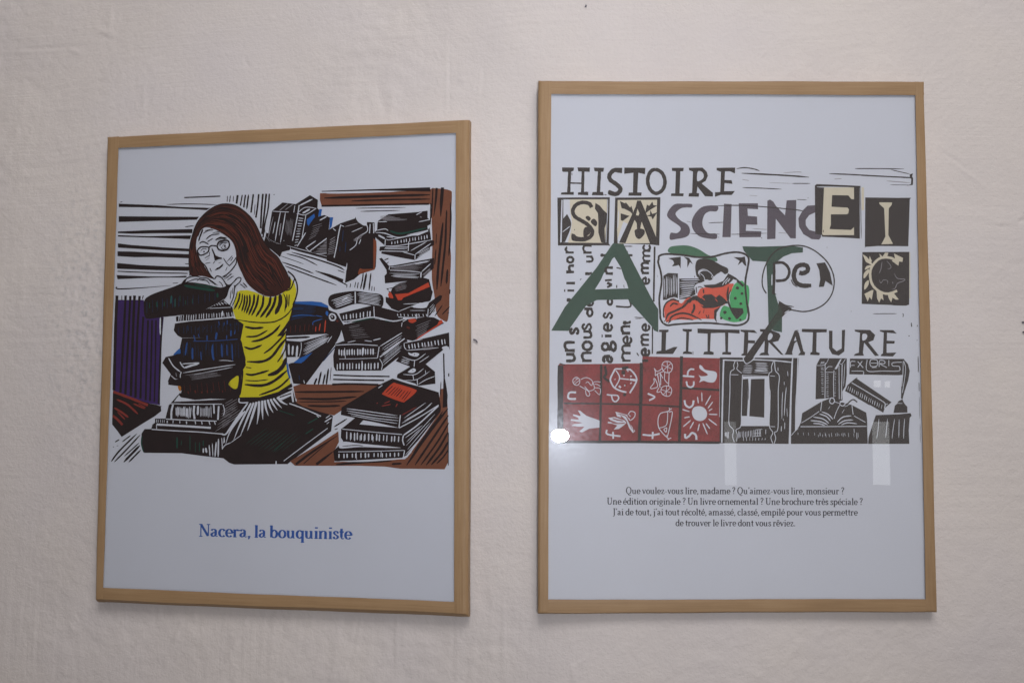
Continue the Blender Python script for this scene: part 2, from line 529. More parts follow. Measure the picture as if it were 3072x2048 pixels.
A t 9 220,520 375,480
W t 9 300,585 432,528
W l 9 482,500 486,575 380,650 350,740 278,802
W t 9 412,670 388,730
W l 11 522,490 514,600
W l 9 560,480 566,600
A h 7 9 30,690 112,640 10,850 102,830
A h 6 4 320,680 440,600 330,700 430,640
D t 10 200,560 188,700
D t 10 232,700 222,830
D t 8 160,760 158,820
T p 562,660 596,690 600,770 578,1032 560,1035
T b 378,1092 398,1022 440,1030 570,1028 480,1065 430,1078
W t 8 245,955 238,1040
W t 10 75,540 110,570
K t 16 440,1070 428,1170 405,1268
K t 26 478,1075 442,1278
K t 18 532,1075 508,1285
K t 10 350,1180 335,1252
K t 12 380,1185 368,1262
K t 10 245,1212 240,1252
K t 11 288,1200 280,1252
K t 10 545,1230 540,1292
K t 10 572,1240 570,1292
# right column
K p 610,480 620,450 740,372 1100,345 1210,328 1225,430 1246,440 1250,490 1210,512 1215,560 900,632 850,640 740,575 575,590 605,560
W t 9 620,462 725,460
W t 9 1075,380 1145,342
W t 9 1105,462 1242,435
W t 12 1218,330 1218,425
A t 10 1120,400 1140,410
G t 22 760,570 900,602 1200,535
K p 575,590 740,575 860,625 1040,615 1215,560 1235,530 1255,680 1292,690 1290,740 1240,765 1240,800 1060,922 840,882 655,842 660,822 630,805 640,760 700,755 690,740 580,645
W t 10 600,565 700,548 740,570
W t 12 588,592 700,600 850,650 1000,625 1100,590
W p 1000,630 1215,560 1220,575 1100,625
W t 20 620,622 700,665
W t 10 720,640 800,650
W l 10 705,670 700,745
W l 7 720,668 760,678 1040,622
W h 10 13 785,700 785,735 1205,615 1208,668
W t 10 700,752 860,748 1255,680
W l 9 700,772 980,765
W t 7 690,788 970,786
W l 9 650,812 970,818
W l 10 985,700 980,812
W t 9 1010,808 1200,700
W t 11 1060,855 1250,722
W t 9 915,825 1060,862
W l 9 1062,858 1060,918
W h 6 4 1100,840 1245,760 1090,890 1240,810
K p 630,905 660,893 750,990 790,988 1240,905 1290,895 1285,1020 1150,1138 1090,1150 980,1172 700,1200 695,1110 722,1080 718,1040 700,1010
W l 9 756,995 750,1035
W t 8 760,1005 900,990 1240,925
W l 9 760,1042 1000,1055 1122,1068
W l 14 1134,1065 1130,1130
W t 11 1140,1062 1250,962
W h 7 4 760,1080 1110,1088 800,1122 1110,1140
A h 5 4 1150,1100 1240,1020 1160,1130 1255,1040
W t 9 1060,970 1225,938
K t 12 692,922 745,900
K t 9 720,960 745,945
K p 790,1250 870,1200 990,1168 1150,1128 1230,1150 1262,1280 1275,1300 1250,1400 1240,1412 1060,1470 870,1538 780,1502 710,1425 708,1360 745,1370 750,1310 735,1280 715,1262
W p 745,1262 785,1262 770,1300 740,1290
R p 820,1330 980,1318 1220,1188 1238,1240 1000,1340 920,1372 900,1400 858,1402
R b 740,1325 768,1305 800,1375 750,1368
X t 12 850,1250 900,1240
W t 9 870,1532 1060,1462 1210,1420
W t 8 920,1448 1100,1440
W t 12 1120,1440 1210,1430
K p 860,1545 1010,1480 1200,1490 1230,1430 1360,1340 1388,1350 1372,1400 1310,1460 1300,1530 1220,1602 870,1608 838,1575
W b 1030,1480 1120,1432 1160,1450 1220,1438 1190,1490 1100,1496
W h 10 9 845,1565 850,1592 1195,1565 1205,1600
W t 6 1000,1525 1185,1525
W l 9 860,1604 1060,1612
W t 9 1220,1500 1212,1605
W h 6 4 1230,1500 1290,1440 1240,1590 1310,1490
@ 980 800 4
K p 905,690 965,630 1200,600 1290,608 1385,658 1410,680 1380,690 1060,880 1030,888 940,870 905,790
R b 985,635 1050,622 1078,650 1030,675 990,662
R p 1378,620 1396,670 1060,888 1100,845 1330,695 1345,660
W t 8 1290,605 1340,625 1395,640
X t 24 960,720 1000,740
W l 12 1082,565 1078,625
K p 918,915 1100,875 1470,788 1476,1000 1466,960 1440,958 1380,1012 1190,1168 1300,1258 1306,1402 1100,1428 1060,1400 842,1332 850,1290 1000,1200 990,1192 830,1132 940,1000
W h 13 12 980,930 990,988 1415,860 1425,930
W l 9 930,918 935,965 955,992
W t 8 930,915 1150,870
W t 9 958,1002 1150,988 1345,970
W b 1385,965 1440,950 1450,965 1400,990
W b 980,1028 1020,1040 1060,1030 1112,1045 1080,1078 1000,1060
K l 12 1050,1050 1060,1055
W t 9 908,1078 1060,1122 1190,1040
W l 9 1056,1125 1050,1198
W h 7 3 890,1105 1000,1130 890,1138 990,1168
W t 8 1110,1150 1230,1070
W b 975,1262 1040,1218 1072,1240 1040,1272
K l 9 1030,1240 1040,1245
W t 9 920,1290 1060,1292 1165,1220
W t 7 935,1360 1080,1352 1240,1252
W l 9 1035,1292 1045,1352
W l 9 1088,1352 1090,1418
W t 9 1100,1410 1190,1355 1300,1312
W t 7 1185,1240 1190,1280
K t 14 1390,460 1298,592
K t 14 1478,478 1385,575
K t 10 1470,548 1450,562
K t 14 1480,270 1475,330
# arm
@ 320 800 4
K p 830,600 1050,548 1230,495 1400,398 1490,470 1512,490 1525,618 835,668
W h 9 5 1300,470 1280,440 1440,450 1400,420
W l 7 1240,500 1490,486
W h 9 22 860,655 868,575 1505,600 1497,545
W l 15 835,664 1100,642 1525,604
W t 16 1390,590 1390,530
K b 445,480 460,390 560,325 800,240 900,200 1020,188 1200,212 1370,250 1475,215 1455,300 1410,385 1250,480 1150,520 1000,565 830,588 690,602 500,625 455,590
G t 34 930,225 1100,255 1300,285
G t 16 1050,205 1200,235 1330,245
Q t 20 778,345 770,445
Q t 14 822,380 820,485
G t 24 602,420 606,485
G t 14 692,420 690,475
G t 10 880,340 880,420
G t 10 948,400 945,455
G t 14 1032,385 1030,440
G t 24 1330,315 1330,370
G t 10 515,430 515,500
K p 820,680 1000,655 1520,618 1600,640 1620,700 1640,760 1600,850 900,852 850,825 805,765
K p 905,855 1620,845 1620,1140 980,1145 860,1130 880,1060 872,1000 890,920
D h 10 7 1100,760 1110,730 1560,700 1560,670
B t 14 1045,820 1062,890
B t 10 1100,805 1110,850
B t 16 1205,820 1205,885
B t 24 1322,785 1308,875
B t 12 1440,820 1440,870
B t 20 1492,760 1490,835
B t 12 1542,755 1535,810
B l 8 1040,893 1300,888 1570,868
B t 11 1345,650 1350,705
B t 10 1410,665 1410,700
B t 11 1446,640 1446,692
D t 12 972,700 980,770
B t 20 966,905 942,1062
B t 22 1030,970 1030,1118
B t 12 1130,1015 1136,1132
B t 24 1275,930 1268,1020 1286,1125
B t 18 1380,925 1386,1085
B t 12 1441,930 1446,1070
B t 14 1503,925 1512,1132
D t 10 1200,910 1195,1000
L b 800,1055 850,1000 880,982 884,1048 835,1062
W t 8 1280,1140 1400,1122 1525,1134
K p 668,1152 708,1082 800,1062 850,1045 900,1040 1000,1110 1700,1142 1700,1300 1400,1330 900,1310 872,1352 865,1430 745,1415 735,1370 770,1290
W t 14 742,1092 800,1190 888,1262
W t 14 880,1140 905,1185 940,1218
W t 12 905,1165 1000,1158 1112,1150
W t 24 935,1212 1000,1190 1112,1158
W t 11 915,1272 1200,1225 1545,1172
W t 8 1050,1292 1300,1245 1510,1205
A t 7 1100,1312 1330,1270
W l 11 888,1345 884,1300 896,1262
W t 9 770,1300 820,1345 870,1348
A t 8 830,1270 840,1320
K p 740,1415 740,1370 880,1340 900,1300 1700,1270 1640,1568 1500,1590 920,1570 885,1535 900,1490 865,1430
Z b 855,1432 892,1438 888,1490 868,1480
X t 14 975,1490 985,1525
X t 20 1060,1480 1070,1515
X t 16 1140,1490 1145,1520
X t 14 1205,1480 1212,1515
X t 14 1260,1485 1265,1510
X t 12 1390,1480 1395,1510
# shirt
@ 660 800 4
K p 220,620 290,690 300,800 250,900 320,1140 260,1240 230,1560 215,1500 215,700
Y b 222,1310 150,1345 105,1400 130,1440 178,1465 212,1440
Y p 155,520 200,310 240,285 330,280 420,305 520,350 620,372 740,330 820,240 850,140 895,200 918,280 905,380 870,470 850,590 790,750 785,900 790,1090 805,1180 805,1260 838,1340 845,1400 862,1425 600,1545 400,1585 236,1568 262,1300 275,1240 312,1180 290,1040 248,880 285,690 190,625
K t 22 240,310 225,400 172,510
K t 16 270,320 262,410 220,515
K t 22 297,335 292,430 262,535
K t 22 325,340 325,430 290,548
K t 24 357,335 358,440 315,562
K t 26 412,330 402,440 345,580
K t 26 462,335 440,460 380,588
K t 28 524,345 508,470 432,602
K t 32 608,352 588,460 485,610
K t 32 672,345 640,470 550,612
K t 48 722,330 722,440 665,570
K t 14 762,320 790,400 778,545
K t 16 803,330 805,440 790,500
K t 14 832,330 825,480
K t 16 185,630 400,665 600,668 700,642 800,580 885,475
K p 880,480 868,590 800,740 745,830 685,835 760,740 830,640 858,540
Y t 18 760,700 810,620
K l 18 815,55 880,110 922,200 930,290 905,390 875,460
K t 16 780,290 850,260 900,130
K t 12 800,240 845,180 835,110
K t 28 300,718 400,738 525,728
K t 22 310,838 440,832 572,762
K t 28 378,898 500,872 640,790 725,698
K t 26 292,960 380,985 505,938
K t 22 525,1042 620,972 740,850 795,770
K t 32 325,1138 500,1138 620,1080 720,950 795,860
K t 18 688,1145 755,1050 788,960
K t 48 575,1302 680,1265 760,1185 798,1090
K t 12 310,1205 380,1215
K t 26 310,1285 400,1295 590,1242
K t 14 305,1362 440,1368 580,1352
K t 34 298,1412 500,1424 650,1370 812,1238
K t 24 470,1540 700,1450 840,1325
K p 238,1565 480,1562 700,1500 860,1395 872,1440 640,1548 420,1592 240,1592
W p 786,900 788,1090 750,1120 775,1010 728,1062
K t 14 700,1140 780,1000 788,930
L t 22 805,1150 822,1270 842,1340
K t 22 248,880 272,1000 305,1130
K t 18 278,1240 262,1400 242,1540
K t 12 800,760 790,900 800,1100
# hair
@ 320 550 4
N b 1005,1100 990,950 1000,760 1030,630 1085,480 1190,355 1320,270 1440,248 1560,275 1680,360 1765,455 1820,560 1880,690 1960,800 2050,880 2110,980 2165,1080 2205,1190 2190,1260 2080,1330 1990,1358 1890,1345 1790,1290 1690,1200 1630,1090 1585,990 1560,900 1545,790 1500,690 1400,610 1290,550 1180,530 1110,600 1075,720 1090,850 1160,970 1250,1110 1300,1150 1150,1112
K l 10 1005,1100 988,950 998,760 1028,630 1083,480 1188,355 1318,268 1440,246 1562,273 1682,358 1767,453 1822,558 1882,688 1962,798 2050,878 2112,980 2167,1080 2207,1190 2192,1262
H t 30 1090,500 1300,380 1500,390 1650,480 1750,620 1800,760
H t 34 1150,515 1300,445 1450,450 1560,520 1640,650 1700,800 1800,980 1900,1170
H t 26 1250,540 1400,535 1520,620 1580,760 1620,900 1700,1080 1830,1240
H t 26 1120,420 1330,305 1480,315 1620,390 1720,500
H t 36 1700,560 1790,740 1900,900 2000,1050 2100,1250
H t 34 1600,600 1680,780 1760,960 1850,1120 1950,1310
H t 26 1850,740 1950,880 2040,1030 2130,1210
H t 22 1640,960 1720,1130 1820,1270
H t 24 1740,600 1840,830 1940,1010 2030,1230
H t 20 1560,420 1680,540 1740,700
H t 26 1030,700 1013,900 1030,1080
H t 20 1062,820 1062,950 1105,1090
H t 18 1040,640 1070,560 1130,490
H t 16 1100,930 1130,1020 1180,1090
H t 22 1350,500 1470,560 1560,680 1610,820
J f 9 46 1060,570 1180,400 1320,300 1450,275 1620,340 1750,480 1830,650 1930,820 2040,900 2110,1050 2170,1220 | 1110,560 1200,520 1330,550 1450,620 1540,720 1590,860 1620,980 1680,1120 1800,1260 1900,1320 2000,1340
K f 8 40 1060,570 1180,400 1320,300 1450,275 1620,340 1750,480 1830,650 1930,820 2040,900 2110,1050 2170,1220 | 1110,560 1200,520 1330,550 1450,620 1540,720 1590,860 1620,980 1680,1120 1800,1260 1900,1320 2000,1340
J f 7 12 1005,760 1000,950 1020,1080 | 1070,740 1090,930 1190,1100
J t 10 1200,400 1400,350 1560,400 1680,520
J t 8 1300,500 1450,500 1560,590
J t 10 1660,620 1740,820 1850,1010
J t 8 1800,720 1900,900 1990,1100
J t 8 1030,800 1035,1000
J t 8 1680,980 1780,1150 1900,1270
J t 8 1980,900 2060,1060 2110,1180
# face
K t 14 1115,722 1160,700 1228,735
K t 18 1308,682 1370,652 1445,662
K t 12 1195,672 1260,622 1360,608
K t 9 1160,602 1220,568 1285,560
K t 18 1106,695 1130,620 1158,552
K t 10 1098,640 1125,570 1150,540
K t 10 1210,702 1280,660
K t 8 1180,570 1250,555
K l 16 1095,798 1130,766 1180,762 1226,770 1220,820 1170,852 1125,862 1095,828 1092,798
K l 15 1226,770 1262,748 1322,752
K l 19 1330,745 1350,705 1400,688 1458,690 1476,740 1450,790 1390,808 1345,790 1326,750
K t 9 1355,755 1390,718 1445,712
A t 9 1385,770 1400,742 1435,730
K o 12 1422,756
K t 9 1350,735 1390,708 1455,714
K t 8 1370,760 1400,792 1440,770
K t 7 1340,680 1380,668 1430,672
K t 7 1270,600 1330,585 1360,590
A t 8 1190,925 1240,890
A t 8 1440,940 1490,900
A t 8 1340,960 1380,945
K t 8 1130,812 1160,785 1205,792
K o 10 1170,820
K p 1264,772 1284,805 1312,866 1350,884 1384,892 1388,908 1345,912 1300,930 1284,850 1266,805
K t 8 1240,820 1230,880
K p 1294,1046 1325,1015 1350,1005 1375,982 1404,960 1394,992 1362,1022 1330,1036
K t 11 1402,895 1440,955 1480,992
K t 11 1470,995 1530,930 1562,880
K t 9 1460,925 1512,868
K t 8 1490,935 1520,885
K t 8 1175,900 1238,865
K t 9 1278,965 1300,935
K t 8 1180,965 1250,948
K l 13 1088,830 1130,930 1190,995 1240,1090 1292,1148
K l 14 1562,900 1556,960 1510,1030 1450,1090 1395,1122
K t 9 1240,1015 1262,1062
K t 7 1430,1050 1450,1000
K t 7 1440,1130 1510,1085
K t 7 1450,1160 1530,1110
K t 6 1410,1150 1470,1120
# hands
K t 12 945,1190 960,1145 1010,1120 1080,1115 1130,1130
K t 12 1085,1172 1130,1138 1200,1138 1262,1172 1335,1225
K t 10 905,1215 970,1185 1060,1150 1110,1150
K t 10 1140,1162 1200,1165 1242,1212
K t 10 1230,1160 1290,1200 1310,1220
K l 13 1298,1152 1328,1112 1380,1130 1420,1185 1445,1235
K t 9 1350,1178 1380,1200 1400,1245
K t 12 1400,1150 1445,1215 1490,1215 1540,1170 1572,1140
K t 12 1005,1060 1000,1110
K t 9 1120,1160 1180,1150
K p 890,1215 930,1160 955,1145 940,1200 905,1225
@ 620 550 4
K l 12 345,1155 388,1130 415,1142 400,1185 352,1228 342,1262
K t 11 205,1400 245,1345 268,1265 300,1215 348,1155
K l 12 282,1465 322,1370 335,1290 338,1222
K t 10 372,1290 350,1380 305,1480
K t 9 285,1390 298,1280
K t 8 315,1330 318,1250
K t 10 405,1205 470,1258
K t 12 440,1192 492,1248
K t 6 240,1135 300,1080
K t 6 250,1165 315,1110
K t 6 205,1130 250,1110
@ 980 550 4
A h 5 8 640,400 740,380 660,450 1000,440
A h 5 6 760,1010 1180,960 800,1040 1100,1045
A h 4 7 800,1210 960,1180 820,1300 960,1260
@ 980 800 4
A h 4 8 260,720 400,690 300,860 520,840
A h 4 7 560,1040 600,1030 880,900 900,880
A h 5 7 1060,720 1260,640 1080,850 1200,780
A h 4 5 1130,950 1300,940 1150,1000 1260,990
@ 620 550 4
A h 5 6 960,420 950,600 1040,420 1010,640
A h 4 7 1270,520 1400,480 1220,680 1320,620
A h 4 6 720,640 760,700 830,720 900,730
@ 320 800 4
D h 5 14 480,400 480,560 1300,300 1300,420
D h 5 16 870,720 870,820 1580,660 1580,780
D h 5 16 920,920 930,1080 1580,880 1590,1100
X h 5 9 940,1400 950,1520 1480,1360 1500,1500
A h 4 6 950,1300 1300,1250 1000,1360 1400,1300
@ 660 1060 4
G h 5 10 300,1100 560,900 700,1200 1000,960
A h 4 8 20,700 190,640 20,900 120,830
'''
